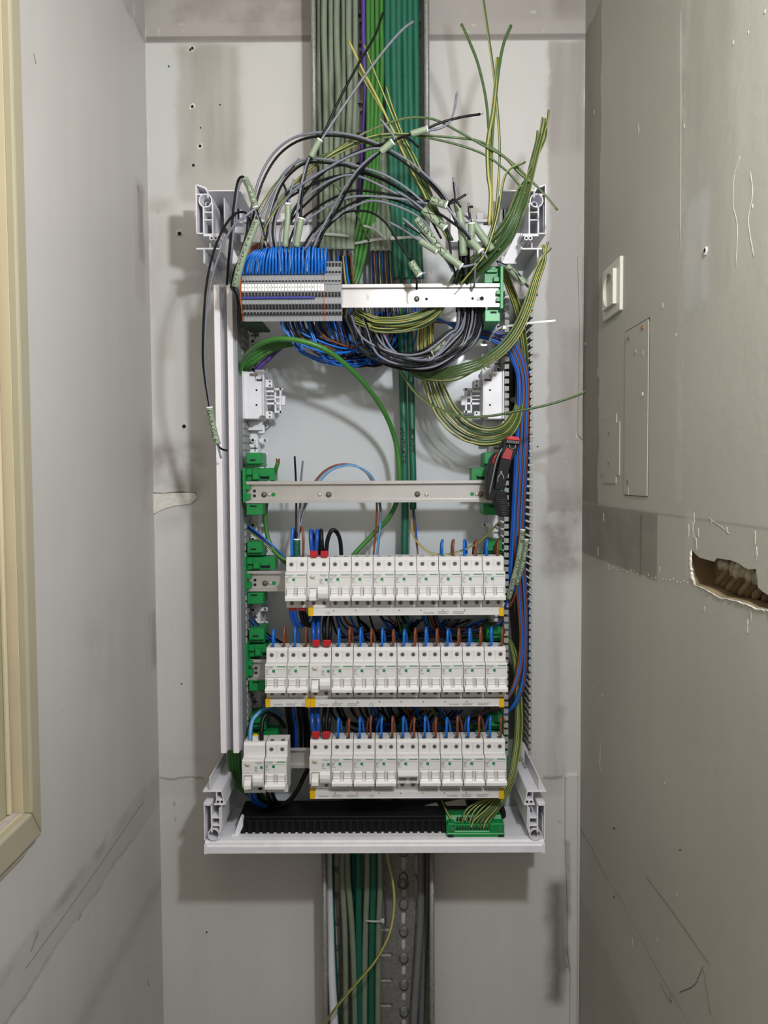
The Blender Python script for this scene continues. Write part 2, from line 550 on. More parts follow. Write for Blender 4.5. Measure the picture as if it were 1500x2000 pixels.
sr(1330, 0, 1332, 980, (196, 194, 186), k=0.4, soft=0.002, nz='f')
sr(1170, 0, 1328, 330, (160, 158, 148), k=0.35, soft=0.05)
sr(1340, 990, 1350, 1120, (196, 193, 184), k=0.6, soft=0.006, nz='m')
sr(1150, 1330, 1186, 1420, (186, 183, 174), k=0.35, soft=0.004, nz='m')
zc = PX(1140, 1665, XR).z
nb.box(-0.55, 0.1, zc - 0.09, zc, (178, 177, 170), k=0.55, soft=0.004)
nb.box(-0.85, 0.1, zc + 0.030, zc + 0.036, (112, 107, 98), k=0.5, soft=0.002, nz='b')
nb.box(-0.6, 0.1, zc - 0.4, zc - 0.09, (150, 147, 138), k=0.35, soft=0.01)
MW_RIGHT = nb.done(0.16)
hole_px = [(1350, 1072), (1358, 1082), (1366, 1089), (1380, 1093), (1395, 1097), (1400, 1090), (1412, 1092), (1427, 1094), (1442, 1100), (1453, 1108),
           (1462, 1112), (1476, 1111), (1479, 1128), (1480, 1147), (1490, 1156), (1502, 1163), (1530, 1178),
           (1530, 1206), (1500, 1190), (1488, 1187), (1475, 1185), (1465, 1180), (1452, 1175), (1440, 1172), (1430, 1170), (1418, 1167), (1405, 1165),
           (1392, 1157), (1380, 1150), (1370, 1145), (1355, 1140), (1350, 1125), (1348, 1100)]
sk0, sk1 = PX(1217, 550, XR).y, PX(1183, 550, XR).y
skz = (PX(1217, 605, XR).z + PX(1217, 499, XR).z) / 2
skr = (sk1 - sk0) * 0.27 * 1.02
socket_well = [((sk0 + sk1) / 2 + skr * math.cos(2 * math.pi * k / 28), skz + skr * math.sin(2 * math.pi * k / 28)) for k in range(28)]
hole = []
for x, y in hole_px:
    q = PX(x, y, XR); hole.append((q.y, q.z))
vs, fs = fill_holes([(YF, ZF), (0.0, ZF), (0.0, ZC), (YF, ZC)], [hole, socket_well])
mb = MB()
mb.add([(XR, a, b) for a, b in vs], fs)
mb.box((XR + 0.07, YF, ZF), (XR + 0.075, 0.0, ZC))
wall_right = struct(mb.build('wall_right', MW_RIGHT))
m_card = mat('raw_filler_brown', (128, 110, 82), 0.85, var=0.3, scale=40, bump=0.5)
m_card2 = mat('raw_filler_dark', (96, 80, 56), 0.85, var=0.3, scale=50, bump=0.5)
m_chip = mat('chipped_plaster', (186, 183, 175), 0.8, var=0.12, scale=200, bump=0.8)
m_plaster = mat('broken_plaster', (222, 219, 212), 0.8, var=0.12, scale=200, bump=0.8)
m_mortar = mat('grey_mortar', (160, 150, 132), 0.85, var=0.35, scale=120, bump=1.0)
n = len(hole)
mb = MB()
mb.add([(XR, a, b) for a, b in hole] + [(XR + 0.028, a, b) for a, b in hole], [(i, (i + 1) % n, (i + 1) % n + n, i + n) for i in range(n)] + [tuple(range(n, 2 * n))])
mb.build('hole_lining', m_card, wall_right)
# slanting ribs of the material inside the hole
ribs = [((1366, 1143), (1394, 1106)), ((1376, 1150), (1406, 1110)), ((1386, 1155), (1416, 1114)), ((1397, 1161), (1428, 1118)), ((1408, 1164), (1440, 1124)),
        ((1421, 1167), (1452, 1130)), ((1434, 1170), (1466, 1136)), ((1452, 1175), (1478, 1150)), ((1476, 1183), (1500, 1166))]
for i, (a, b) in enumerate(ribs):
    A, B = PX(a[0], a[1], XR), PX(b[0], b[1], XR)
    A.x = B.x = XR + 0.020
    mid = (A + B) / 2 + Vector((0.004, 0.006, 0))
    mb = MB(); mb.tube(spline([A, mid, B], 4), [0.002] + [0.0055] * 7 + [0.003], 5)
    mb.build('filler_rib', m_card2 if i % 2 else m_card, wall_right)
mb = MB()
for i in range(26):                                # rough mortar along the hole's upper side
    t = i / 25
    x = 1396 + 80 * t; y = 1098 + 24 * t + random.uniform(-3, 14)
    c = PX(x, y, XR); c.x = XR + random.uniform(0.006, 0.016)
    mb.lathe(c, 'x', [(0.0005, -0.004), (0.005 + random.random() * 0.004, -0.002), (0.006, 0.003), (0.001, 0.006)], 6)
o = mb.build('mortar_crumbs', m_mortar, wall_right); o['kind'] = 'stuff'

def blob(c, ax, r, th, n=9, sx=1.0, sz=1.0):
    """irregular flat chip lying on a wall"""
    mb = MB()
    out = []
    for k in range(n):
        a = 2 * math.pi * k / n
        q = r * random.uniform(0.65, 1.2)
        out.append((q * math.cos(a) * sx, q * math.sin(a) * sz))
    if ax == 'y':
        mb.prism([(c.x + p[0], c.z + p[1]) for p in out], 'y', c.y - th, c.y + 0.001)
    else:
        s = -1 if ax == 'xr' else 1
        mb.prism([(c.y + p[0], c.z + p[1]) for p in out], 'x', c.x + s * th, c.x - s * 0.001)
    return mb
def chip(wall, px, py, r, sx=1, sz=1, m=None, th=0.0005):
    m = m or m_chip
    r *= 0.72
    if wall is wall_back:
        c = P(px, py, 0); blob(c, 'y', r * pxm(0), th, 9, sx, sz).build('plaster_chip', m, wall)
    elif wall is wall_right:
        c = PX(px, py, XR); k = (c - CAMPOS).dot(fwd) / F
        blob(c, 'xr', r * k, th, 9, sx * 1.6, sz).build('plaster_chip', m, wall)
    else:
        c = PX(px, py, XL); k = (c - CAMPOS).dot(fwd) / F
        blob(c, 'xl', r * k, th, 9, sx * 1.6, sz).build('plaster_chip', m, wall)
def hole_at(wall, px, py, r, ring=True):
    if wall is wall_back:
        c = P(px, py, 0)
        if ring:
            blob(c, 'y', r * 2.0 * pxm(0), 0.0015, 12).build('plaster_chip', m_plaster, wall)
        mb = MB(); mb.lathe((c.x, -0.0018, c.z), 'y', [(r * pxm(0), 0), (r * pxm(0), 0.002)], 10)
        mb.build('screw_hole', m_dark, wall)
    else:
        c = PX(px, py, XR); k = (c - CAMPOS).dot(fwd) / F
        if ring:
            blob(c, 'xr', r * 2.2 * k, 0.0015, 11).build('plaster_chip', m_plaster, wall)
        mb = MB(); mb.lathe((XR - 0.002, c.y, c.z), 'x', [(r * k, 0), (r * k, 0.002)], 10)
        mb.build('screw_hole', m_dark, wall)
# holes and chips on the back wall
for x, y, r in ((376, 95, 3), (376, 209, 3), (391, 286, 3), (378, 323, 2.5), (351, 457, 4), (360, 833, 4), (372, 98, 2)):
    hole_at(wall_back, x, y, r, r > 2.6)
chip(wall_back, 371, 97, 12, 1, 0.9); chip(wall_back, 310, 62, 9, 0.5, 1.4); chip(wall_back, 357, 48, 6, 1.5, 0.4); chip(wall_back, 358, 60, 4, 0.6, 1)
for x, y, r, sx, sz in ((907, 62, 8, 2.0, 0.45), (926, 50, 6, 1.3, 0.7), (1043, 24, 6, 1.6, 0.7), (1061, 62, 4, 1, 1.2), (1108, 864, 4, 1, 0.8), (1107, 902, 4, 1, 0.8),
                        (1110, 1533, 7, 0.9, 1), (1110, 1689, 6, 1, 1), (1108, 1894, 5, 1, 1), (1127, 850, 4, 0.9, 3), (1085, 1010, 3, 0.6, 3), (340, 1570, 6, 0.8, 1.6),
                        (342, 1600, 4, 0.6, 2), (308, 412, 6, 1, 0.8), (1127, 1518, 6, 1, 1.2), (1072, 1516, 7, 2, 0.5), (1093, 1605, 5, 1.2, 0.9), (1134, 448, 6, 0.6, 1.4)):
    chip(wall_back, x, y, r, sx, sz)
for x, y in ((430, 205), (330, 130), (392, 250), (480, 1000), (355, 1335), (404, 1820), (1042, 1602), (1050, 872)):
    hole_at(wall_back, x, y, 1.3, False)
# filled crack on the left of the back wall
mb = MB(); mb.pprism([(291, 964), (330, 963), (380, 962), (385, 972), (372, 984), (340, 988), (318, 994), (303, 1003), (296, 1001), (291, 985)], -0.003, 0.001)
mb.build('plaster_patch', m_plaster, wall_back)
mb = MB(); mb.tube(path([(292, 962, -0.002), (320, 964, -0.002), (352, 961, -0.002), (382, 963, -0.002)], 3), 0.0012, 5)
mb.build('crack_edge', mat('crack_brown', (104, 92, 84), 0.9), wall_back)
# plastered chase standing proud of the wall at the lower right
mb = MB(); mb.pprism([(1104, 1516), (1112, 1512), (1130, 1512), (1129, 1760), (1128, 2120), (1112, 2120), (1114, 1900), (1108, 1860), (1108, 1760), (1104, 1640)], -0.006, 0.001)
mb.build('filled_chase', MW_BACK, wall_back, bevel=0.003, seg=2)
mb = MB(); mb.pprism([(1128, 500), (1139, 500), (1139, 860), (1128, 850), (1131, 700), (1132, 640)], -0.003, 0.001)
mb.build('filled_chase', MW_BACK, wall_back, bevel=0.002, seg=2)
# chips on the right wall
for x, y, r, sx, sz in ((1247, 253, 7, 0.5, 1.8), (1336, 246, 5, 0.6, 1.3), (1432, 84, 6, 0.5, 1.3), (1462, 62, 4, 0.4, 1.3), (1494, 22, 6, 0.5, 1.2), (1294, 597, 7, 0.6, 1.0),
                        (1320, 655, 5, 0.5, 1.2), (1470, 402, 4, 0.5, 1.4), (1161, 218, 3, 0.6, 2.0), (1168, 730, 3, 0.4, 4), (1143, 672, 4, 0.8, 1.5), (1179, 1010, 4, 0.5, 3),
                        (1168, 1078, 3, 0.6, 4), (1188, 1106, 5, 0.9, 0.8), (1288, 1112, 4, 0.4, 2.2), (1364, 1040, 5, 0.4, 2.5), (1356, 1012, 5, 0.35, 3), (1345, 1035, 6, 0.4, 3.2),
                        (1420, 1036, 6, 0.5, 1.6), (1390, 1020, 5, 0.6, 1.2), (1475, 1050, 6, 0.35, 4), (1478, 1080, 6, 0.35, 3), (1376, 1190, 5, 0.5, 1.8), (1460, 1222, 7, 0.4, 3),
                        (1466, 1198, 6, 0.5, 2), (1250, 1300, 3, 0.5, 1), (1172, 1470, 4, 0.3, 7), (1283, 1835, 3, 0.4, 2.5), (1236, 1840, 3, 0.3, 4), (1322, 1745, 3, 0.5, 2),
                        (1298, 1530, 3, 0.5, 1), (1146, 1320, 3, 0.4, 2), (1160, 1340, 4, 0.5, 1.2), (1176, 1358, 4, 0.6, 1.2)):
    chip(wall_right, x, y, r, sx, sz)
for i in range(24):                                # crumbling lower edge of the dark band
    t = i / 23
    x = 1190 + 160 * t; y = 1107 + 33 * t + random.uniform(-3, 5)
    chip(wall_right, x, y, random.uniform(1.5, 4.0), 0.8, random.uniform(0.6, 1.4))
# white broken rim of plaster along the hole's lower and left side
low = [p for p in hole_px if hole_px.index(p) >= 17] + [hole_px[0]]
fine = []
for (ax, ay), (bx_, by_) in zip(low, low[1:]):
    nn_ = max(1, int(math.hypot(bx_ - ax, by_ - ay) / 4))
    fine += [(ax + (bx_ - ax) * k / nn_, ay + (by_ - ay) * k / nn_) for k in range(nn_)]
fine.append(low[-1])
rim = []
for k, (x, y) in enumerate(fine):
    x2, y2 = fine[min(k + 1, len(fine) - 1)]; x1, y1 = fine[max(k - 1, 0)]
    tx_, ty_ = x2 - x1, y2 - y1; l_ = math.hypot(tx_, ty_) or 1
    wdt = random.uniform(2.5, 6.5) * (1.5 if 1440 < x < 1500 else 1.0) * (0.5 if y < 1110 else 1.0)
    a_ = PX(x - ty_ / l_ * -1.2, y + tx_ / l_ * -1.2, XR); b_ = PX(x - (-ty_) / l_ * -wdt, y + tx_ / l_ * -wdt, XR)
    rim.append((a_, b_))
mb = MB(); vs_ = []; fs_ = []
for a_, b_ in rim:
    j_ = random.uniform(0.0004, 0.0016)
    vs_ += [(XR + 0.004, a_.y, a_.z), (XR - j_, (a_.y * 2 + b_.y) / 3, (a_.z * 2 + b_.z) / 3), (XR - j_ * 0.7, (a_.y + b_.y * 2) / 3, (a_.z + b_.z * 2) / 3), (XR + 0.0005, b_.y, b_.z)]
for k in range(len(rim) - 1):
    fs_ += [(4 * k + q_, 4 * k + q_ + 1, 4 * k + q_ + 5, 4 * k + q_ + 4) for q_ in range(3)]
mb.add(vs_, fs_); mb.build('broken_rim', m_plaster, wall_right)
chip(wall_right, 1467, 1203, 7, 0.35, 2.4); chip(wall_right, 1360, 1062, 7, 0.4, 2.4); chip(wall_right, 1353, 1030, 8, 0.3, 3.0)
for x, y, r in ((1379, 489, 4.0), (1200, 1752, 1.2), (1330, 1660, 1.2), (1200, 1618, 1.6)):
    hole_at(wall_right, x, y, r, r > 2)
# flaked paint edges (thin raised ridges)
m_ridge = mat('paint_ridge', (168, 166, 158), 0.6)
for pts in ([(1446, 305), (1434, 345), (1432, 400), (1440, 440), (1438, 520)], [(1466, 335), (1470, 380), (1462, 430), (1472, 500)], [(1177, 1440), (1169, 1475), (1174, 1508)],
            [(1350, 1030), (1358, 1052), (1362, 1075)], [(1384, 1012), (1410, 1030), (1424, 1042)], [(1330, 20), (1330, 240), (1329, 480)]):
    q = [PX(x, y, XR) for x, y in pts]
    mb = MB(); mb.tube(spline(q, 5), 0.00045, 5); mb.build('paint_ridge', m_ridge, wall_right)
m_scr = mat('scratch_dark', (92, 88, 80), 0.8)
for pts in ([(1262, 1712), (1310, 1775), (1385, 1882)], [(1328, 1938), (1355, 1925), (1366, 1905), (1372, 1888)], [(1373, 1888), (1380, 1930), (1388, 1982)], [(1290, 1920), (1300, 1942), (1312, 1958), (1308, 1940)]):
    q = [PX(x, y, XR) for x, y in pts]
    mb = MB(); mb.tube(spline(q, 5), 0.0005, 5); mb.build('scratch', m_scr, wall_right)
# chips and scratches on the left wall
for x, y, r, sx, sz in ((287, 1622, 5, 0.5, 1.4), (134, 1688, 5, 0.5, 1.5), (125, 1732, 4, 0.5, 1), (236, 1697, 4, 0.5, 1.2), (153, 1820, 6, 0.6, 1.2), (172, 1788, 5, 0.5, 1.4),
                        (139, 1262, 2, 0.6, 1), (136, 1311, 3, 1, 0.8), (122, 1389, 2, 1, 1), (262, 20, 5, 0.35, 3), (195, 1880, 2, 1, 1)):
    chip(wall_left, x, y, r, sx, sz)
for pts in ([(153, 1798), (158, 1786)], [(60, 1860), (68, 1838), (74, 1820)], [(268, 362), (271, 376)], [(66, 105), (70, 125)], [(291, 1926), (288, 1912)], [(292, 1892), (293, 1888)]):
    q = [PX(x, y, XL) for x, y in pts]
    mb = MB(); mb.tube(spline(q, 4), 0.0006, 5); mb.build('scratch', m_scr, wall_left)
q = [PX(x, y, XL) for x, y in ((280, 1566), (160, 1740), (50, 1892))]
mb = MB(); mb.tube(spline(q, 4), 0.0005, 4); mb.build('scratch', m_scr, wall_left)

# floor and ceiling (outside the picture, bounce light; dark floor extended to block light from below)
mb = MB(); mb.box((XL - 3.0, -5.0, ZF - 0.05), (XR + 3.0, 0.06, ZF))
struct(mb.build('floor', mat('dusty_screed', (92, 88, 82), 0.8, var=0.2, scale=8)))
mb = MB(); mb.box((XL - 0.06, YF, ZC), (XR + 0.08, 0.06, ZC + 0.05))
struct(mb.build('ceiling', mat('ceiling_paint', (206, 203, 198), 0.7)))

# ---- cream window in the left wall
m_cream = mat('cream_gloss_paint', (190, 178, 150), 0.35, var=0.05, scale=8)
m_cream_shade = mat('cream_shaded_side', (164, 158, 136), 0.4, var=0.05, scale=8)  # darker cream: shading of the casing face put into its colour
m_pane = mat('olive_painted_pane', (160, 157, 130), 0.4, var=0.05, scale=5)
m_dust = mat('sill_dust', (176, 172, 168), 0.9, var=0.3, scale=60)
oy1 = PX(80, 1500, XL + 0.012).y; oz0 = PX(80, 1632, XL + 0.012).z
tF = 0.012                                        # how far the casing stands off the wall
ya, yb = wy0 - 0.03, oy1
win = thing('window_1', 'cream painted window casing on the left wall with dusty inner sill', 'window', (XL, wy1, wz0))
del win['category'], win['label']; win['kind'] = 'structure'
def casing(a, b, c, d):
    mb = MB(); mb.prism([a, b, c, d], 'x', XL - 0.001, XL + tF); return mb
iy1 = wy1; iz0 = wz0
for poly in ([(oy1, oz0), (oy1, wz1 + 0.08), (iy1, wz1), (iy1, iz0)], [(oy1, oz0), (iy1, iz0), (wy0, iz0), (wy0 - 0.08, oz0)],
             [(wy0 - 0.08, oz0), (wy0, iz0), (wy0, wz1), (wy0 - 0.08, wz1 + 0.08)], [(wy0 - 0.08, wz1 + 0.08), (wy0, wz1), (iy1, wz1), (oy1, wz1 + 0.08)]):
    casing(*poly).build('casing', m_cream_shade, win, bevel=0.003, seg=2)
mb = MB(); mb.box((XL - 0.001, wy0 - 0.06, oz0 - 0.012), (XL + 0.006, oy1 - 0.025, oz0 + 0.004)); mb.build('apron', m_cream_shade, win, bevel=0.003)
dj = 0.016
mb = MB(); mb.box((XL - dj, iy1 + 0.0, iz0 - 0.02), (XL + 0.004, iy1 + 0.015, wz1)); mb.build('jamb', m_cream, win, bevel=0.003, seg=2)
mb = MB(); mb.box((XL - dj, wy0, wz1), (XL, iy1, wz1 + 0.015)); mb.build('jamb', m_cream, win)
mb = MB(); mb.box((XL - dj, wy0 - 0.015, iz0), (XL, wy0, wz1)); mb.build('jamb', m_cream, win)
mb = MB(); mb.box((XL - dj, wy0, iz0 - 0.02), (XL + 0.004, iy1, iz0)); mb.build('sill', m_cream, win, bevel=0.003, seg=2)
mb = MB(); mb.box((XL - dj + 0.006, wy0, iz0), (XL - 0.002, iy1 - 0.002, iz0 + 0.0008)); mb.build('dust', m_dust, win)
mb = MB(); mb.box((XL - dj - 0.006, wy0, iz0), (XL - dj + 0.002, iy1, wz1)); mb.build('pane', m_pane, win)
mb = MB(); mb.box((XL - dj + 0.001, iy1 - 0.003, iz0), (XL - dj + 0.0045, iy1, wz1)); mb.build('putty_line', mat('putty_brown', (120, 100, 80), 0.8), win)
mb = MB(); mb.box((XL - dj + 0.001, iy1 - 0.010, iz0), (XL - dj + 0.007, iy1 - 0.0035, wz1)); mb.build('bead', m_cream, win, bevel=0.002)

m_shadow_line = mat('shadow_line_brown', (84, 78, 70), 0.8)
# ---- socket and cover plates on the right wall
m_ivory = mat('ivory_socket', (206, 203, 193), 0.35, var=0.02)
sa, sb = PX(1184, 625, XR), PX(1217, 498, XR)
# depth of the box off the wall, then the plates
y0s, y1s = PX(1217, 550, XR).y, PX(1183, 550, XR).y
z0s, z1s = PX(1217, 605, XR).z, PX(1217, 499, XR).z
so = thing('wall_socket', 'white surface socket with round recess low on the right wall', 'socket', (XR, (y0s + y1s) / 2, z0s))
so['label'] = 'white wall socket with round recess on the right-hand wall'
mb = MB(); mb.box((XR - 0.005, y0s, z0s), (XR + 0.001, y1s, z1s)); mb.build('frame_plate', m_ivory, so, bevel=0.002, seg=2)
dy = (y1s - y0s) * 0.19; dz = (z1s - z0s) * 0.17
cy, cz = (y0s + y1s) / 2, (z0s + z1s) / 2
rr = (y1s - y0s) * 0.27
outer = [(y0s + dy, z0s + dz), (y1s - dy, z0s + dz), (y1s - dy, z1s - dz), (y0s + dy, z1s - dz)]
circ = [(cy + rr * math.cos(2 * math.pi * k / 28), cz + rr * math.sin(2 * math.pi * k / 28)) for k in range(28)]
mb = MB(); plate(mb, outer, [circ], 'x', XR - 0.0105, XR - 0.0048); mb.build('insert', m_ivory, so)
mb = MB(); mb.lathe((XR - 0.009, cy, cz), 'x', [(rr * 1.01, 0), (rr * 1.0, 0.040)], 28, caps=False); mb.build('well', mat('ivory_well', (150, 146, 128), 0.4), so)
mb = MB(); mb.lathe((XR + 0.029, cy, cz), 'x', [(rr * 1.02, 0), (rr * 1.02, 0.001)], 28); mb.build('well_bottom', mat('ivory_recess', (206, 200, 180), 0.4), so)
for s in (-1, 1):
    mb = MB(); mb.lathe((XR + 0.0285, cy + s * 0.0085, cz), 'x', [(0.0026, 0), (0.0026, 0.001)], 10); mb.build('pin_hole', m_dark, so)
    mb = MB(); mb.box((XR + 0.005, cy - 0.003, cz + s * rr * 0.93 - 0.002), (XR + 0.029, cy + 0.003, cz + s * rr * 0.93 + 0.002)); mb.build('earth_clip', m_screw, so)
ya_, yb_ = PX(1267, 800, XR).y, PX(1222, 800, XR).y
za_, zb_ = PX(1245, 968, XR).z, PX(1245, 636, XR).z
cp = thing('cover_plate', 'tall narrow painted metal cover plate screwed to the right wall', 'cover plate', (XR, (ya_ + yb_) / 2, za_))
mb = MB(); mb.prism(slot((ya_ + yb_) / 2, (za_ + zb_) / 2, yb_ - ya_, zb_ - za_, 2) if False else [(ya_, za_), (yb_, za_), (yb_, zb_ - 0.006), (yb_ - 0.004, zb_), (ya_ + 0.004, zb_), (ya_, zb_ - 0.006)], 'x', XR - 0.0014, XR + 0.001)
mb.build('plate', MW_RIGHT, cp, bevel=0.0006, seg=2)
mb = MB(); mb.box((XR - 0.0004, ya_ - 0.0016, za_ - 0.001), (XR + 0.001, yb_ + 0.001, zb_ + 0.0016)); mb.build('shadow_line', m_shadow_line, cp)  # dark oversize backing, paints a shadow line round the plate
for x, y, m in ((1257, 640, m_copper), (1230, 661, m_screw), (1257, 770, m_ivory), (1228, 941, m_screw)):
    c = PX(x, y, XR); mb = MB(); mb.lathe((XR - 0.0026, c.y, c.z), 'x', [(0.0028, 0), (0.0032, 0.0015), (0.0032, 0.002)], 10); mb.build('screw', m, cp)
for x, y, r, sx, sz in ((1243, 687, 6, 0.7, 1.0), (1257, 690, 4, 0.6, 1.4), (1229, 958, 3, 0.5, 3)):
    c = PX(x, y, XR); c.x -= 0.0014; k = (c - CAMPOS).dot(fwd) / F
    blob(c, 'xr', r * k, 0.0006, 9, sx * 1.6, sz).build('paint_scar', m_ridge, cp)
ya_, yb_ = PX(1211, 880, XR).y, PX(1174, 880, XR).y
za_, zb_ = PX(1190, 944, XR).z, PX(1190, 812, XR).z
cp = thing('blanking_plate', 'short painted-over blanking plate left of the tall cover plate', 'cover plate', (XR, (ya_ + yb_) / 2, za_))
k1 = (yb_ - ya_) * 0.16; k2 = (zb_ - za_) * 0.12
mb = MB(); mb.prism([(ya_, za_ + k2), (ya_ + k1, za_ + k2), (ya_ + k1, za_), (yb_ - k1, za_), (yb_ - k1, za_ + k2), (yb_, za_ + k2), (yb_, zb_ - k2), (yb_ - k1, zb_ - k2), (yb_ - k1, zb_), (ya_ + k1, zb_), (ya_ + k1, zb_ - k2), (ya_, zb_ - k2)], 'x', XR - 0.0012, XR + 0.001)
mb.build('plate', MW_RIGHT, cp, bevel=0.0006, seg=2)
for x, y in ((1191, 847), (1190, 905)):
    c = PX(x, y, XR); mb = MB(); mb.lathe((XR - 0.002, c.y, c.z), 'x', [(0.002, 0), (0.0026, 0.001), (0.0026, 0.002)], 10); mb.build('screw', m_screw, cp)
# ================================================================ CABLE TRAYS
def tray(name, label, za, zb, xl, xr, ydepth, slots):
    """perforated channel from za (low) to zb (high)"""
    t = thing(name, label, 'cable tray', ((xl + xr) / 2, 0, za))
    holes = []
    for cx, cz, w_, h_ in slots:
        if za + h_ < cz < zb - h_:
            holes.append(slot(cx, cz, w_, h_, 4))
    mb = MB(); plate(mb, [(xl, za), (xr, za), (xr, zb), (xl, zb)], holes, 'y', -0.0075, -0.006)
    mb.build('tray_floor', m_tray, t)
    for s, x in ((1, xl), (-1, xr)):
        mb = MB(); mb.box((x, -ydepth, za), (x + s * 0.0015, -0.006, zb)); mb.build('side_wall', m_tray, t)
        mb = MB(); mb.tube([Vector((x + s * 0.004, -ydepth, za)), Vector((x + s * 0.004, -ydepth, zb))], 0.0048, 10); mb.build('rolled_lip', m_tray, t)
    return t
yd = 0.062
xl, xr = P(608, 150, -yd).x, P(838, 150, -yd).x
sl = []
z = 1.62
while z < 2.7:
    for fx in (0.09, 0.27, 0.425, 0.60, 0.78, 0.92):
        sl.append((xl + (xr - xl) * fx, z, 0.009, 0.034))
    sl.append((xl + (xr - xl) * 0.43, z + 0.026, 0.026, 0.008))
    z += 0.052
tray('cable_tray', 'galvanised cable tray rising to the ceiling behind the green cables', P(700, 470, 0).z, ZC - 0.01, xl, xr, yd, sl)
xl2, xr2 = P(630, 1800, -yd).x, P(848, 1800, -yd).x
sl = []
cxr = P(788.5, 1820, 0).x; cxl = P(656.5, 1760, 0).x; cxm = P(754, 1913, 0).x; cxrr = P(816, 1850, 0).x
z = P(788, 1789 - 52 * 3, 0).z
k = 0
while z > 0.05:
    sl.append((cxr, z, 0.0085, 0.036)); sl.append((cxl, z + 0.012, 0.012, 0.043)); sl.append((cxrr, z - 0.004, 0.014, 0.043))
    z -= 0.0495; k += 1
z = P(750, 1810, 0).z
while z > 0.05:
    sl.append((cxm, z, 0.026, 0.009)); z -= 0.0495
lowtray = tray('cable_tray', 'slotted galvanised cable tray running down below the enclosure', 0.02, P(700, 1560, 0).z, xl2, xr2, yd, sl)
for i in range(9):                                   # raised rims pressed around the slots
    zc_ = P(788, 1789 + 52 * (i - 2), 0).z
    mb = MB()
    for s in (-1, 1):
        mb.lathe((cxr, -0.0078, zc_ + s * 0.0235), 'y', [(0.0090, 0), (0.0055, -0.0014), (0.002, -0.0017)], 10)
    o = mb.build('pressed_rim', m_tray, lowtray)
    o['kind'] = 'stuff'
c = P(787, 1728, -0.012); mb = MB()
mb.lathe((c.x, -0.008, c.z), 'y', [(0.011, 0), (0.011, -0.002), (0.006, -0.0035), (0.0055, -0.006), (0.002, -0.0065)], 14); mb.build('fixing_bolt', m_tray, lowtray)

# ================================================================ ENCLOSURE
Yf = -0.160                                          # front rim of the enclosure
Yb = -0.014                                          # its back plate
enc = thing('electrical_enclosure', 'open white plastic electrical enclosure frame fixed to the back wall', 'enclosure', (P(733, 1650, Yf).x, 0, P(733, 1666, Yf).z))
ex0, ex1 = P(452, 1000, Yb).x, P(1000, 1000, Yb).x
mb = MB(); mb.box((ex0, Yb, P(700, 1600, Yb).z), (ex1, -0.003, P(700, 505, Yb).z)); mb.build('back_plate', m_plate, enc)
# upper corner brackets, drawn for the left one and mirrored for the right
def rectbar(mb, x0, y0, x1, y1, fl, Y0, Y1):
    if fl:
        x0, x1 = fl - x1, fl - x0
    mb.pbox(x0, y0, x1, y1, Y0, Y1)
def upper_bracket(fl):
    X = (lambda x: fl - x) if fl else (lambda x: x)
    mb = MB()
    def R(x0, y0, x1, y1, Y0=Yf, Y1=-0.03):
        rectbar(mb, x0, y0, x1, y1, fl, Y0, Y1)
    R(382, 361, 384.6, 457)                          # outer cheek
    R(384, 400, 388.5, 455, Yf + 0.012)              # rib on the cheek
    R(384, 378, 400, 381)                            # shelf under the open corner
    R(396, 402, 399, 457); R(413.5, 396, 416.5, 457)  # the two sides of the ladder column
    R(398, 413, 415, 415.5, Yf, -0.09); R(398, 428, 415, 430.5, Yf, -0.09)
    R(383, 454.5, 398, 457); R(397, 456, 428, 461.5, Yf, -0.12)
    R(384, 380, 398, 456, -0.085, -0.07)             # floor of the side pocket
    R(398, 400, 415, 457, -0.10, -0.085)             # floor of the ladder column
    R(406, 371, 470, 373.5)                          # roof plate
    R(404.5, 372, 407, 386)
    R(437, 385, 439, 440, -0.13, -0.03)              # inner ribs
    R(447, 376, 458, 388, -0.125, -0.06)
    R(418, 373, 476, 455, -0.055, -0.035)            # rear panel
    R(383, 484, 430, 487.2, Yf, -0.03)               # T-shaped foot
    R(397, 487, 400.3, 515, Yf, -0.03)
    R(409, 474, 411, 485, Yf, -0.10)
    R(428, 456, 432, 500, -0.13, -0.03)
    R(424, 500, 470, 515, -0.07, -0.03)
    mb.pprism([(X(383), 358.5), (X(403), 366), (X(407), 376), (X(404), 376), (X(400), 368.5), (X(384.6), 362.5)], Yf, -0.03)
    mb.pprism([(X(418), 455), (X(440), 455), (X(470), 515), (X(440), 515)], -0.10, -0.085)
    o = mb.build('corner_bracket', m_white, enc, bevel=0.0004)
    ring = P(X(401), 391.5, Yf); k = pxm(Yf)
    mb = MB()
    mb.lathe(ring, 'y', [(13.2 * k, 0.06), (13.2 * k, 0), (11.2 * k, 0), (9.0 * k, 0.03), (6 * k, 0.031), (5.4 * k, 0.018), (4.2 * k, 0.018), (3.6 * k, 0.045)], 24, False, False)
    mb.build('screw_tower', m_white, o)
    mb = MB(); mb.lathe((ring.x, ring.y + 0.044, ring.z), 'y', [(4.5 * k, 0), (4.5 * k, 0.002)], 16); mb.build('screw_hole', m_dark, o)
    for x, y in ((413, 465), (421, 465)):
        c = P(X(x), y, Yf); mb = MB()
        mb.lathe(c, 'y', [(4.3 * k, 0.04), (4.3 * k, 0), (2.4 * k, 0), (2.4 * k, 0.02)], 14, False, False)
        mb.lathe((c.x, c.y + 0.018, c.z), 'y', [(2.5 * k, 0), (2.5 * k, 0.001)], 12)
        mb.build('pin_boss', m_white, o)
    # window with dark slot on the inner rear panel
    mb = MB(); rectbar(mb, 462, 395, 472, 435, fl, -0.075, -0.05); mb.build('latch_block', m_white, o)
    mb = MB(); rectbar(mb, 464, 402, 467, 432, fl, -0.078, -0.07); mb.build('latch_slot', m_dark, o)
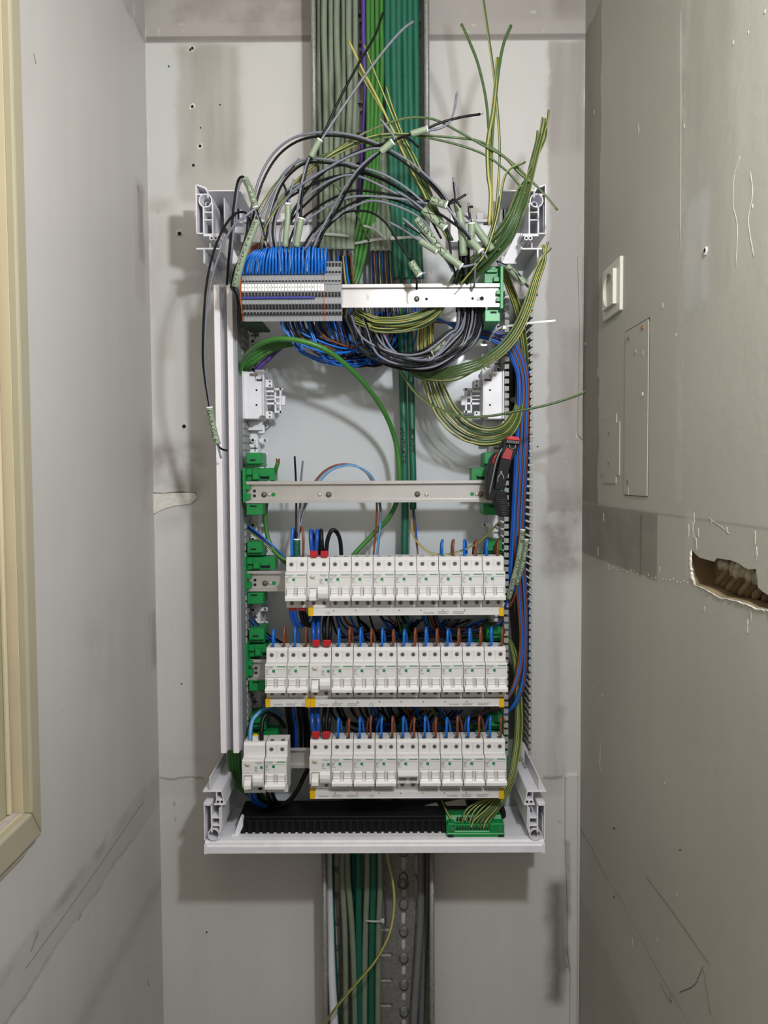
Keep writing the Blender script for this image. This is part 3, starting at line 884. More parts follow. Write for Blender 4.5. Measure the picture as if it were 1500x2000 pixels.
upper_bracket(None); upper_bracket(1449.0)
# upper cross member with crenellated edge, half hidden by the cables
for (x0, x1) in ((470, 690), (880, 985)):
    mb = MB(); mb.pbox(x0, 440, x1, 472, -0.045, -0.02)
    x = x0
    while x < x1 - 14:
        mb.pbox(x, 416, x + 12, 441, -0.040, -0.022); x += 26
    mb.pbox(x0, 428, x1, 433, -0.050, -0.02)
    mb.build('top_rail', m_white, enc)
# lower corner brackets
def lower_bracket(fl):
    X = (lambda x: fl - x) if fl else (lambda x: x)
    mb = MB()
    def R(x0, y0, x1, y1, Y0=Yf, Y1=-0.03):
        rectbar(mb, x0, y0, x1, y1, fl, Y0, Y1)
    R(398, 1568, 400.5, 1642); R(400, 1594, 404, 1640, Yf + 0.01)
    R(400, 1567, 414, 1574, Yf, -0.12)
    R(411.5, 1570, 414.5, 1626); R(428, 1578, 431, 1626)
    R(413, 1596, 429, 1599, Yf, -0.09); R(413, 1611, 429, 1614, Yf, -0.09)
    R(400, 1574, 412, 1640, -0.10, -0.085); R(414, 1574, 429, 1626, -0.105, -0.09)
    R(396, 1544.5, 433, 1547.5)                      # T-shaped foot: level flange
    R(408.8, 1518, 411.2, 1545)                      # and its upright web
    R(421.5, 1546, 423.5, 1562, Yf, -0.10)
    R(418, 1570, 440, 1573, Yf, -0.10)
    mb.pprism([(X(421), 1561), (X(434), 1561), (X(437), 1570), (X(421), 1570)], Yf, -0.12)
    mb.pprism([(X(431.5), 1546), (X(433.5), 1546), (X(440), 1573), (X(438), 1573)], Yf, -0.03)
    # inner flank running back to the wall
    mb.pprism([(X(431), 1573), (X(433), 1573), (X(434), 1618), (X(432), 1622)], Yf, -0.03)
    o = mb.build('corner_bracket', m_white, enc, bevel=0.0004)
    k = pxm(Yf); ring = P(X(417), 1630.5, Yf)
    mb = MB()
    mb.lathe(ring, 'y', [(12 * k, 0.06), (12 * k, 0), (10.2 * k, 0), (9.4 * k, 0.04), (4 * k, 0.042)], 24, False, False)
    mb.build('screw_tower', m_white, o)
    mb = MB(); mb.lathe((ring.x, ring.y + 0.041, ring.z), 'y', [(4.6 * k, 0), (4.6 * k, 0.002)], 16); mb.build('screw_hole', m_dark, o)
    for x in (425.5, 433):
        c = P(X(x), 1566, Yf - 0.001); mb = MB(); mb.lathe(c, 'y', [(2.2 * k, 0), (2.2 * k, 0.002)], 12); mb.build('pin_hole', m_dark, o)
lower_bracket(None); lower_bracket(1463.0)
# bottom bar and tray
zt = P(733, 1641, Yf).z; zm = P(733, 1649, Yf).z; zb_ = P(733, 1665, Yf).z
bx0, bx1 = P(400, 1655, Yf).x, P(1063, 1655, Yf).x
mb = MB()
mb.prism([(-0.02, zt - 0.004), (Yf + 0.012, zt), (Yf + 0.003, zt - 0.001), (Yf, zt - 0.004), (Yf, zm), (Yf - 0.003, zm - 0.002), (Yf - 0.003, zb_), (-0.02, zb_)], 'x', bx0, bx1)
mb.build('bottom_bar', m_white, enc, bevel=0.0008, seg=2)
for xx in (bx0, bx1):
    s = 1 if xx == bx0 else -1
    mb = MB(); mb.box((xx - s * 0.0006, Yf - 0.0035, zb_ - 0.0004), (xx + s * 0.004, Yf + 0.05, zm + 0.001)); mb.build('end_cap', m_white, enc)
# left cover profile: two white ribs with a grey groove between
def xz(x0, x1, y, Y):
    return P(x0, y, Y).x, P(x1, y, Y).x
pz0, pz1 = P(447, 1468, -0.158).z, P(442, 558, -0.158).z
m_prof = mat('profile_white', (232, 229, 236), 0.4, var=0.02)
m_groove = mat('profile_grey', (140, 142, 148), 0.5, var=0.04)
a0 = P(424, 1000, -0.165).x; a1 = P(435.5, 1000, -0.165).x; b0 = P(449, 1000, -0.165).x; b1 = P(460, 1000, -0.165).x
mb = MB(); mb.box((a0 - 0.003, -0.150, pz0), (b1 + 0.004, -0.03, pz1)); mb.build('profile_web', m_groove, enc)
mb = MB(); mb.box((a0, -0.166, pz0), (a1, -0.149, pz1)); mb.build('profile_rib', m_prof, enc, bevel=0.0006)
mb = MB(); mb.box((b0, -0.166, pz0), (b1, -0.149, pz1)); mb.build('profile_rib', m_prof, enc, bevel=0.0006)

# white mounting strips with lugs and screw holes, left and right
def strip(x0, x1, y0, y1, lug_side):
    Y = -0.050
    mb = MB(); mb.pbox(x0, y0, x1, y1, Y, Yb)
    mb.pbox(x0 + 3, y0, x0 + 6, y1, Y - 0.008, Yb)
    o = mb.build('mounting_strip', m_white, enc)
    k = pxm(Y)
    y = y0 + 12; i = 0
    while y < y1 - 10:
        xe = x1 if lug_side > 0 else x0
        c = P((x0 + x1) / 2 + 1, y, Y - 0.001)
        mb = MB(); mb.lathe(c, 'y', [(5.2 * k, 0), (5.2 * k, -0.006), (2.8 * k, -0.006)], 12); mb.build('screw_boss', m_white, o)
        mb = MB(); mb.lathe((c.x, c.y - 0.0062, c.z), 'y', [(2.7 * k, 0), (2.7 * k, -0.0004)], 10); mb.build('screw_hole', m_dark, o)
        # lug: an arm ending in a ring
        mb = MB()
        xa, xb = (xe, xe + 13) if lug_side > 0 else (xe - 13, xe)
        mb.pbox(xa, y - 3.4, xb, y + 3.4, Y + 0.004, Y + 0.010)
        cc = P(xb if lug_side > 0 else xa, y, Y + 0.004)
        mb.lathe(cc, 'y', [(4.2 * k, 0), (4.2 * k, 0.006)], 12)
        mb.build('lug', m_white, o)
        mb = MB(); mb.lathe((cc.x, cc.y - 0.0003, cc.z), 'y', [(1.7 * k, 0), (1.7 * k, 0.001)], 8); mb.build('lug_hole', m_termd, o)
        if i % 2 == 0:
            mb = MB(); mb.pbox(x0 + 7, y + 14, x1 - 3, y + 17, Y - 0.0006, Y + 0.001); mb.build('slit', m_termd, o)
            mb = MB(); mb.pbox(x1 - 9, y + 8, x1 - 7, y + 22, Y - 0.0006, Y + 0.001); mb.build('slit', m_termd, o)
        y += 27.5; i += 1
strip(482, 506, 628, 1470, 1)
strip(958, 984, 628, 1462, -1)

# ---- white module holders (left and its mirror image on the right)
def module_holder(fl, label):
    X = (lambda x: fl - x) if fl else (lambda x: x)
    b = P(X(500), 830, -0.06)
    t = thing('module_holder', label, 'holder', (b.x, b.y, b.z))
    def R(mb, x0, y0, x1, y1, Y0, Y1):
        rectbar(mb, x0, y0, x1, y1, fl, Y0, Y1)
    mb = MB()
    mb.pprism([(X(474), 725), (X(496), 726), (X(498), 744), (X(514), 745), (X(514), 812), (X(508), 812), (X(504), 818), (X(478), 818), (X(475), 800)], -0.105, -0.055)
    R(mb, 473, 724, 476, 818, -0.112, -0.06); R(mb, 512, 742, 515, 812, -0.108, -0.06)
    mb.build('housing', m_white, t, bevel=0.0008)
    mb = MB(); R(mb, 488, 729, 502, 734, -0.107, -0.10); mb.build('dark_slot', m_screw, t)
    mb = MB(); R(mb, 498, 722, 516, 740, -0.09, -0.06); R(mb, 513, 732, 516, 743, -0.10, -0.06); mb.build('hook', m_white, t)
    for y in (762, 791):
        c = P(X(501), y, -0.1055); mb = MB(); mb.lathe(c, 'y', [(2.0 * pxm(-0.1), 0), (2.0 * pxm(-0.1), 0.001)], 10); mb.build('screw_hole', m_dark, t)
    for ya, yb in ((741, 757), (803, 818)):
        mb = MB(); R(mb, 518, ya, 532, yb, -0.085, -0.05); mb.build('tab', m_white, t, bevel=0.001)
        for q in (0.25, 0.75):
            c = P(X(527), ya + (yb - ya) * q, -0.0855); mb = MB(); mb.lathe(c, 'y', [(1.8 * pxm(-0.08), 0), (1.8 * pxm(-0.08), 0.001)], 8); mb.build('tab_hole', m_dark, t)
    mb = MB()
    for q in ((514, 762, 538, 766), (514, 786, 538, 790), (514, 772, 536, 774), (514, 779, 536, 781), (536, 758, 539, 806), (539, 758, 552, 762), (539, 774, 546, 778), (539, 786, 546, 790), (539, 802, 552, 806), (546, 758, 549.5, 806), (549, 773, 557, 791)):
        R(mb, *q, -0.078, -0.066)
    mb.build('clip_frame', m_white, t)
    mb = MB(); R(mb, 478, 822, 512, 840, -0.066, -0.05); R(mb, 505, 830, 516, 846, -0.06, -0.05); mb.build('lower_foot', m_white, t)
    return t
module_holder(None, 'white plastic module holder with clip frame on the left mounting strip')
module_holder(1458.0, 'white plastic module holder with clip frame on the right mounting strip')

# ---- slotted wiring ducts
def duct(label, xa, xb, y0, y1, show):
    """xa..xb pixel range of the two finger walls at the duct's front"""
    YD = -0.108
    z0, z1 = P((xa + xb) / 2, y1, YD).z, P((xa + xb) / 2, y0, YD).z
    X0, X1 = P(xa, (y0 + y1) / 2, YD).x, P(xb, (y0 + y1) / 2, YD).x
    t = thing('wiring_duct', label, 'wiring duct', ((X0 + X1) / 2, Yb, z0))
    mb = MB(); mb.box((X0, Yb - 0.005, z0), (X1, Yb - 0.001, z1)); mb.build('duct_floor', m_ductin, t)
    for s, xx in ((1, X0), (-1, X1)):
        if s not in show:
            continue
        mb = MB(); mb.box((xx, -0.040, z0), (xx + s * 0.002, Yb - 0.004, z1)); mb.build('low_wall', m_duct, t)
        first = None
        pz = 14.1 * pxm(YD)
        nf = int((z1 - z0) / pz)
        for i in range(nf):
            zc_ = z0 + (i + 0.5) * pz
            if first is None:
                mb = MB()
                h = pz * 0.34
                mb.box((xx, YD + 0.002, zc_ - h), (xx + s * 0.0018, -0.039, zc_ + h))
                wl = 0.0075 if s > 0 else 0.0055
                mb.prism([(xx, zc_ - h), (xx + s * wl, zc_ - h * 0.9), (xx + s * wl, zc_ + h * 0.9), (xx, zc_ + h)], 'y', YD, YD + 0.0022)
                first = mb.build('finger', m_duct, t)
            else:
                part(first, 'finger', t, (0, 0, i * pz))
    return t
rd = duct('grey slotted wiring duct full of blue and brown wires, right side', 985, 1040.5, 560, 1478, (1, -1))
duct('grey slotted wiring duct beside the white profile, left side', 444, 480, 628, 1478, (-1,))
mb = MB(); mb.pbox(1003, 690, 1021, 850, -0.030, -0.022); mb.build('duct_lining', m_black, rd)
c = P(1002, 781, -0.03); mb = MB(); mb.lathe(c, 'y', [(5.5 * pxm(-.03), 0), (5.2 * pxm(-.03), -0.002), (2.2 * pxm(-.03), -0.002)], 14); mb.build('duct_screw', m_tie, rd)

# ================================================================ DIN RAILS
def rail(label, x0, x1, yt, yb, Y, marks):
    """top-hat rail: lips at the front, channel behind; Y is the depth of its lips"""
    xm = (x0 + x1) / 2
    X0, X1 = P(x0, (yt + yb) / 2, Y).x, P(x1, (yt + yb) / 2, Y).x
    z0, z1 = P(xm, yb, Y).z, P(xm, yt, Y).z
    h = z1 - z0; th = 0.0012; d = 0.0075; l = h * 0.14
    t = thing('din_rail', label, 'rail', ((X0 + X1) / 2, Y, z0))
    prof = [(Y, z1), (Y, z1 - l), (Y + d, z1 - l - 0.0006), (Y + d, z0 + l + 0.0006), (Y, z0 + l), (Y, z0), (Y + th, z0), (Y + th, z0 + l - th), (Y + d + th, z0 + l - th), (Y + d + th, z1 - l + th), (Y + th, z1 - l + th), (Y + th, z1)]
    mb = MB(); mb.prism(prof, 'x', X0, X1); mb.build('rail_profile', m_rail, t)
    for kind, x, y in marks:
        c = P(x, y, Y + d)
        k = pxm(Y)
        if kind == 'screw':
            mb = MB(); mb.lathe((c.x, Y + d, c.z), 'y', [(5.8 * k, 0), (5.6 * k, -0.0012), (3.6 * k, -0.0016), (3.2 * k, -0.004), (1.4 * k, -0.0044)], 16); mb.build('screw', m_screw, t)
        elif kind == 'rivet':
            mb = MB(); mb.lathe((c.x, Y + d, c.z), 'y', [(4.0 * k, 0), (3.4 * k, -0.0012), (1.5 * k, -0.0016)], 14); mb.build('rivet', m_rail, t)
        else:
            rr_ = {'hole': 3.0, 'big': 4.4, 'green': 4.0}[kind]
            mb = MB(); mb.lathe((c.x, Y + d - 0.0003, c.z), 'y', [(rr_ * k, 0), (rr_ * k, 0.0006)], 14)
            mb.build('punched_hole', m_green if kind == 'green' else m_dark, t)
    return t
YR1, YR2, YR = -0.205, -0.135, -0.105
r1 = rail('bright top DIN rail carrying the grey terminal blocks', 471, 979, 555, 600.5, YR1, [('screw', 814, 584), ('hole', 833, 584), ('hole', 923, 583), ('big', 941, 583), ('rivet', 934, 584)])
mb = MB(); c = P(718, 578, YR1); letter(mb, 'SOS', 0, 0, 0, 0.0085)
mb.v = [(c.x + v[2], YR1 + 0.0072, c.z - v[0]) for v in mb.v]; mb.build('stamp', m_pgrey, r1)
rail('bare DIN rail crossing the middle of the enclosure', 478, 962, 939, 981.5, YR2, [('hole', 497, 959), ('hole', 497, 968.5), ('screw', 516, 966), ('rivet', 526, 966), ('green', 534, 966), ('rivet', 624, 966), ('screw', 642, 966), ('screw', 815, 965), ('rivet', 833, 966), ('green', 922, 965), ('rivet', 931, 965), ('screw', 939, 965)])
rail('DIN rail behind the upper row of circuit breakers', 480, 984, 1114, 1154, YR, [('hole', 498, 1133), ('hole', 498, 1142), ('screw', 518, 1139), ('rivet', 528, 1139), ('green', 535, 1139)])
rail('DIN rail behind the middle row of circuit breakers', 484, 984, 1287, 1328, YR, [('hole', 500, 1305), ('hole', 500, 1314)])
rail('DIN rail behind the bottom row of circuit breakers', 484, 984, 1460, 1500, YR, [('hole', 498, 1478)])

# ---- green rail brackets
def bracket(label, dx, dy, fl, Y, full=True, arm=True, scale=1.0):
    """drawn at the left end of the middle rail, then shifted or mirrored"""
    def X(x):
        x = x + dx
        return fl - x if fl else x
    b = P(X(480), 980 + dy, Y)
    t = thing('rail_bracket', label, 'bracket', (b.x, b.y, b.z), 'green rail brackets')
    def R(mb, x0, y0, x1, y1, Y0, Y1):
        a, c = X(x0), X(x1)
        mb.pbox(min(a, c), y0 + dy, max(a, c), y1 + dy, Y0, Y1)
    mb = MB(); R(mb, 473.5, 914, 479.5, 982, Y - 0.006, Y + 0.07)
    for y in (918, 934, 953, 972):
        R(mb, 470, y, 474, y + 2, Y - 0.002, Y + 0.002)
    mb.build('spine', m_green, t, bevel=0.0008)
    mb = MB(); R(mb, 481, 884, 511, 906, Y - 0.002, Y + 0.05); R(mb, 479, 905, 512, 911, Y + 0.006, Y + 0.06); mb.build('upper_clip', m_green, t, bevel=0.001)
    mb = MB(); R(mb, 488, 897, 499, 900.5, Y - 0.0025, Y); mb.build('clip_slot', m_dark, t)
    if arm:
        mb = MB(); R(mb, 478, 914, 536, 939, Y + 0.012, Y + 0.05)
        R(mb, 480, 916, 492, 928, Y + 0.006, Y + 0.02); R(mb, 493, 924, 505, 937, Y + 0.004, Y + 0.02); R(mb, 508, 927, 526, 931, Y + 0.008, Y + 0.02)
        mb.build('arm', m_green, t, bevel=0.0008)
        mb = MB(); R(mb, 508, 931, 526, 936, Y + 0.0115, Y + 0.013); mb.build('arm_slot', m_dark, t)
    for ya, yb in ((947, 956), (964, 976)):
        mb = MB(); R(mb, 479, ya, 488, yb, Y - 0.004, Y + 0.012); mb.build('tooth', m_green, t)
    mb = MB(); R(mb, 481, 984, 513, 1006, Y + 0.002, Y + 0.05); mb.build('lower_clip', m_green, t, bevel=0.001)
    mb = MB(); R(mb, 488, 987, 501, 990, Y + 0.0012, Y + 0.003); mb.build('clip_slot', m_dark, t)
    return t
bracket('green rail bracket at the left end of the bare middle rail', 0, 0, None, YR2)
bracket('green rail bracket at the left end of the upper breaker rail', 1.5, 174, None, YR - 0.004)
bracket('green rail bracket at the left end of the middle breaker rail', 5, 344, None, YR - 0.004)
bracket('green rail bracket behind the two separate lower-left breakers', 7, 515, None, YR - 0.004)
bracket('green rail bracket behind the black tool, bare middle rail', 0, 0, 1457, YR2 + 0.01)
bracket('green rail bracket at the right end of the upper breaker rail', -4, 170, 1458, YR + 0.012)
bracket('green rail bracket at the right end of the middle breaker rail', -6, 341, 1455, YR + 0.012)
bracket('green rail bracket at the right end of the bottom breaker rail', -10, 513, 1455, YR + 0.012)
# the one at the right end of the top rail has its own shape
b = P(980, 600, YR1)
t = thing('rail_bracket', 'bright green rail bracket at the right end of the top rail', 'bracket', (b.x, b.y, b.z), 'green rail brackets')
m_green2 = mat('bracket_green_light', (40, 158, 88), 0.4)
mb = MB(); mb.pbox(977, 518, 983.5, 603, YR1 - 0.006, -0.06); mb.build('spine', m_green, t, bevel=0.0008)
mb = MB(); mb.pbox(946, 520, 979, 553, YR1 + 0.012, -0.10); mb.pbox(950, 526, 972, 532, YR1 + 0.006, -0.15); mb.pbox(964, 540, 976, 550, YR1 + 0.004, -0.15); mb.build('arm', m_green, t, bevel=0.0008)
mb = MB(); mb.pbox(947, 605, 977, 628, YR1 + 0.010, -0.12); mb.build('lower_clip', m_green2, t, bevel=0.001)
mb = MB(); mb.pbox(958, 608, 970, 612, YR1 + 0.0095, -0.15); mb.build('clip_slot', m_dark, t)
for ya, yb in ((566, 574), (580, 588)):
    mb = MB(); mb.pbox(970, ya, 978, yb, YR1 - 0.004, YR1 + 0.012); mb.build('tooth', m_green, t)
# matching left bracket hidden behind the terminal blocks: only its foot shows
b = P(490, 630, YR1 + 0.03)
t = thing('terminal_end_foot', 'dark green foot peeping out under the terminal block row', 'bracket', (b.x, b.y, b.z))
mb = MB(); mb.pbox(470, 626, 512, 630, YR1 + 0.02, -0.10); mb.pbox(474, 560, 480, 630, YR1 + 0.02, -0.06); mb.build('foot', mat('bracket_dark_green', (40, 70, 52), 0.5), t)
# ================================================================ CIRCUIT BREAKERS
YS = -0.138                                          # depth of the breakers' shoulders
PW = 0.018                                           # one pole
m_slot = mat('screw_slot_dark', (48, 46, 43), 0.7)
m_gap = mat('breaker_gap_grey', (168, 162, 157), 0.6)
def strips(mb, x0, z0, ws, dz, Y, h=0.00035):
    for i, w_ in enumerate(ws):
        mb.box((x0, Y, z0 - i * dz - h), (x0 + w_, Y + 0.0003, z0 - i * dz + h))
def body(W):
    prof = [(0.038, 0.0045), (0.0045, 0.0045), (0.0, 0.0), (0.0, -0.0180), (-0.0035, -0.0186), (-0.0135, -0.0190), (-0.0155, -0.0205), (-0.0158, -0.0415), (-0.0148, -0.0420),
            (-0.0148, -0.0428), (-0.0160, -0.0432), (-0.0160, -0.0650), (-0.004, -0.0662), (0.0, -0.0666), (0.0, -0.0805), (0.038, -0.0805)]
    mb = MB(); mb.prism(prof, 'x', 0.0001, W - 0.0001)
    return mb
def screws(t, n, bm_cache={}):
    for k in range(n):
        for z, ang in ((-0.0074, 0.5 + k), (-0.0728, 1.1 + k * 0.7)):
            mb = MB(); c = (PW * (k + 0.5), 0.0, z)
            mb.lathe(c, 'y', [(0.0035, 0.0005), (0.0035, -0.0002), (0.0030, -0.0004), (0.0027, -0.0002)], 14)
            s = mb.build('terminal_screw', m_screw, t)
            mb = MB(); ca, sa = math.cos(ang) * 0.0026, math.sin(ang) * 0.0026
            p0 = Vector((c[0] - ca, -0.0005, c[2] - sa)); p1 = Vector((c[0] + ca, -0.0005, c[2] + sa))
            mb.tube([p0, p1], 0.00035, 4); mb.build('drive_slot', m_slot, s)
def holes_top(t, n):
    for k in range(n):
        mb = MB(); mb.box((PW * (k + 0.5) - 0.003, 0.0055, 0.0044), (PW * (k + 0.5) + 0.003, 0.016, 0.0047)); mb.build('wire_entry', m_termd, t)
def printing(t, x0, zb, bar, sq):
    Y = -0.0161
    mb = MB()
    letter(mb, 'Schneider', x0 + 0.0075, Y, zb, 0.0135, 0.0023)
    letter(mb, 'Electric', x0 + 0.0085, Y, zb - 0.0021, 0.0062, 0.0011)
    o = mb.build('brand_lettering', m_pgreen, t); o['kind'] = 'stuff'
    if bar:
        mb = MB(); mb.box((0.0200, Y, zb - 0.00055), (0.0342, Y + 0.0004, zb + 0.00055)); mb.build('green_bar', m_pgreen, t)
    mb = MB(); mb.box((sq, Y, zb - 0.0098), (sq + 0.0045, Y + 0.0004, zb - 0.0054)); mb.build('green_square', m_pgreen, t)
    mb = MB(); strips(mb, x0 + 0.0012, zb - 0.0058, (0.0048, 0.0042, 0.0034, 0.0016, 0.0062), 0.0018, Y)
    mb.box((sq + 0.0043, Y, zb - 0.0132), (sq + 0.0047, Y + 0.0003, zb - 0.0102))
    o = mb.build('small_print', m_pgrey, t); o['kind'] = 'stuff'
def make_mcb(up=False):
    t = thing('circuit_breaker', 'x', 'breaker', (0, 0, 0))
    body(2 * PW).build('body', m_breaker, t, bevel=0.0005)
    screws(t, 2); holes_top(t, 2)
    printing(t, 0.0, -0.0232, True, 0.0122)
    mb = MB(); mb.box((0.0004, -0.0160, -0.0275), (0.0356, -0.01585, -0.0272)); mb.build('label_seam', m_pgrey, t)
    for x in (0.0178,):
        mb = MB(); mb.box((x, -0.0164, -0.0600), (x + 0.0005, -0.0158, -0.0432)); mb.box((x + 0.0001, -0.0003, -0.0178), (x + 0.0003, 0.0003, -0.0005)); o = mb.build('pole_seam', m_pgrey, t); o['kind'] = 'stuff'
    if not up:
        mb = MB()
        mb.prism([(-0.0158, -0.0565), (-0.0245, -0.0575), (-0.0265, -0.0600), (-0.0262, -0.0648), (-0.0158, -0.0648)], 'x', 0.0012, 0.0352)
        for k in (0, 1):
            c = PW * (k + 0.5)
            mb.prism([(-0.0158, -0.0440), (-0.0200, -0.0448), (-0.0200, -0.0515), (-0.0215, -0.0525), (-0.0215, -0.0545), (-0.0240, -0.0580), (-0.0158, -0.0580)], 'x', c - 0.0056, c + 0.0056)
        mb.build('toggle', m_toggle, t)
        for k in (0, 1):
            c = PW * (k + 0.5)
            mb = MB(); mb.box((c - 0.0056, -0.02025, -0.0450), (c + 0.0056, -0.0199, -0.0447)); mb.box((c - 0.0056, -0.0219, -0.0530), (c + 0.0056, -0.0212, -0.0527))
            for s in (-1, 1):
                mb.box((c + s * 0.0066 - 0.0006, -0.0163, -0.0566), (c + s * 0.0066 + 0.0006, -0.0158, -0.0440))
            o = mb.build('toggle_gap', m_gap, t); o['kind'] = 'stuff'
    else:
        mb = MB()
        mb.prism([(-0.0158, -0.0440), (-0.0262, -0.0440), (-0.0268, -0.0480), (-0.0245, -0.0510), (-0.0158, -0.0520)], 'x', 0.0012, 0.0352)
        mb.build('toggle', m_toggle, t, bevel=0.0006)
        for k in (0, 1):
            c = PW * (k + 0.5)
            mb = MB(); mb.box((c - 0.0062, -0.0163, -0.0600), (c + 0.0062, -0.0158, -0.0525)); mb.build('toggle_recess', m_pgrey, t)
            mb = MB(); mb.box((c - 0.0050, -0.0185, -0.0622), (c + 0.0050, -0.0158, -0.0602)); mb.build('lock_tab', m_toggle, t)
    return t
def make_rcd(top_module=False):
    t = thing('residual_current_device', 'x', 'breaker', (0, 0, 0))
    body(2 * PW).build('body', m_breaker, t, bevel=0.0005)
    if not top_module:
        screws(t, 2)
    else:
        for k in (0, 1):
            mb = MB(); c = (PW * (k + 0.5), 0.0, -0.0728)
            mb.lathe(c, 'y', [(0.0037, 0.0005), (0.0037, -0.0002), (0.0030, -0.0003), (0.0028, 0.0)], 14); mb.build('terminal_screw', m_screw, t)
    Y = -0.0161
    mb = MB(); mb.lathe((0.0092, -0.0156, -0.0252), 'y', [(0.0046, 0), (0.0046, -0.0012), (0.0038, -0.0022), (0.001, -0.0024)], 18)
    mb.v = [(v[0], v[1], -0.0252 + (v[2] + 0.0252) * 0.72) for v in mb.v]; mb.build('test_button', mat('button_ivory', (206, 200, 186), 0.4), t)
    mb = MB(); letter(mb, 'Schneider', 0.0280, Y, -0.0232, 0.0125, 0.0021); letter(mb, 'Electric', 0.0284, Y, -0.0252, 0.0058, 0.001); o = mb.build('brand_lettering', m_pgreen, t); o['kind'] = 'stuff'
    mb = MB(); mb.box((0.0298, Y, -0.0335), (0.0343, Y + 0.0004, -0.0292)); mb.build('green_square', m_pgreen, t)
    mb = MB(); strips(mb, 0.0208, -0.0302, (0.0052, 0.0046, 0.0050, 0.0030, 0.0066), 0.0019, Y); mb.box((0.0062, Y, -0.0301), (0.0136, Y + 0.0003, -0.0295)); mb.box((0.0336, Y, -0.038), (0.0340, Y + 0.0003, -0.0345)); o = mb.build('small_print', m_pgrey, t); o['kind'] = 'stuff'
    mb = MB(); mb.box((0.0036, -0.0163, -0.0640), (0.0166, -0.0158, -0.0445)); mb.build('toggle_recess', m_pgrey, t)
    mb = MB(); mb.prism([(-0.0158, -0.0462), (-0.0185, -0.0466), (-0.0195, -0.0530), (-0.0245, -0.0548), (-0.0265, -0.0575), (-0.0262, -0.0645), (-0.0158, -0.0645)], 'x', 0.0042, 0.0158); mb.build('toggle', m_toggle, t, bevel=0.0005)
    mb = MB()
    mb.prism([(-0.0158, -0.0438), (-0.0180, -0.0440), (-0.0215, -0.0475), (-0.0225, -0.0535), (-0.0205, -0.0600), (-0.0180, -0.0632), (-0.0158, -0.0635)], 'x', 0.0178, 0.0350); mb.build('blank_cover', m_toggle, t, bevel=0.0008, seg=2)
    mb = MB(); mb.box((0.0190, -0.0180, -0.0640), (0.0325, -0.0160, -0.0634)); mb.build('cover_print', m_pgrey, t)
    return t
mcb = make_mcb(); rcd = make_rcd(); mcb_up = make_mcb(True)
rcd_b = make_rcd(True)
used = {}
def place(proto, px, py, Y, label, group):
    o = proto if not used.get(proto.name) else dup(proto)
    used[proto.name] = True
    o.location = P(px, py, Y)
    o['label'] = label; o['group'] = group
    return o
# remember the protos' names: a proto is moved by its first use only, so its children keep their local frame
def row(y, x0, x1, plan, word, grp):
    n = len(plan); dx = (x1 - x0) / n
    A, B = P(x0, y, YS), P(x1, y, YS)
    k = 0
    for i, kind in enumerate(plan):
        f = i / n
        px = x0 + (x1 - x0) * f; py = y
        if kind == 'M':
            lab = '%s white two-pole breaker of the %s' % (ORD[k], word); pr = mcb; k += 1
        elif kind == 'U':
            lab = 'white two-pole breaker of the %s with its toggle raised' % word; pr = mcb_up; k += 1
        elif kind == 'R':
            lab = 'white residual current device with test button in the %s' % word; pr = rcd
        o = place(pr, px, py, YS, lab, grp)
        o.location.x = A.x + (B.x - A.x) * f; o.location.z = (A.z + B.z) / 2
row(1093, 558.5, 985, 'MRMMMMMMMM', 'upper row', 'breakers on the upper rail')
row(1270, 520, 989, 'MMRMMMMMMMM', 'middle row', 'breakers on the middle rail')
row(1450, 605.5, 987.5, 'RMMMUMMMM', 'bottom row', 'breakers on the bottom rail')
o = place(rcd_b, 475.5, 1456, YS - 0.022, 'white residual current device at lower left with yellow-capped stud on top', 'the two separate lower-left breakers')
o = place(mcb, 519.5, 1455, YS - 0.022, 'white two-pole breaker right of the lower-left residual current device', 'the two separate lower-left breakers')
a = P(498, 1449, YS - 0.018)
mb = MB(); mb.box((a.x - 0.0045, a.y, a.z - 0.004), (a.x + 0.0045, a.y + 0.009, a.z + 0.009)); sg = mb.build('stud', m_breaker, rcd_b, bevel=0.0006)
sg.parent = rcd_b; sg.matrix_parent_inverse = Matrix.Translation(-Vector(rcd_b.location))
mb = MB(); mb.box((a.x - 0.0038, a.y + 0.001, a.z + 0.009), (a.x + 0.0038, a.y + 0.008, a.z + 0.0115)); sg = mb.build('stud_cap', m_yellow, rcd_b, bevel=0.0005)
sg.matrix_parent_inverse = Matrix.Translation(-Vector(rcd_b.location))

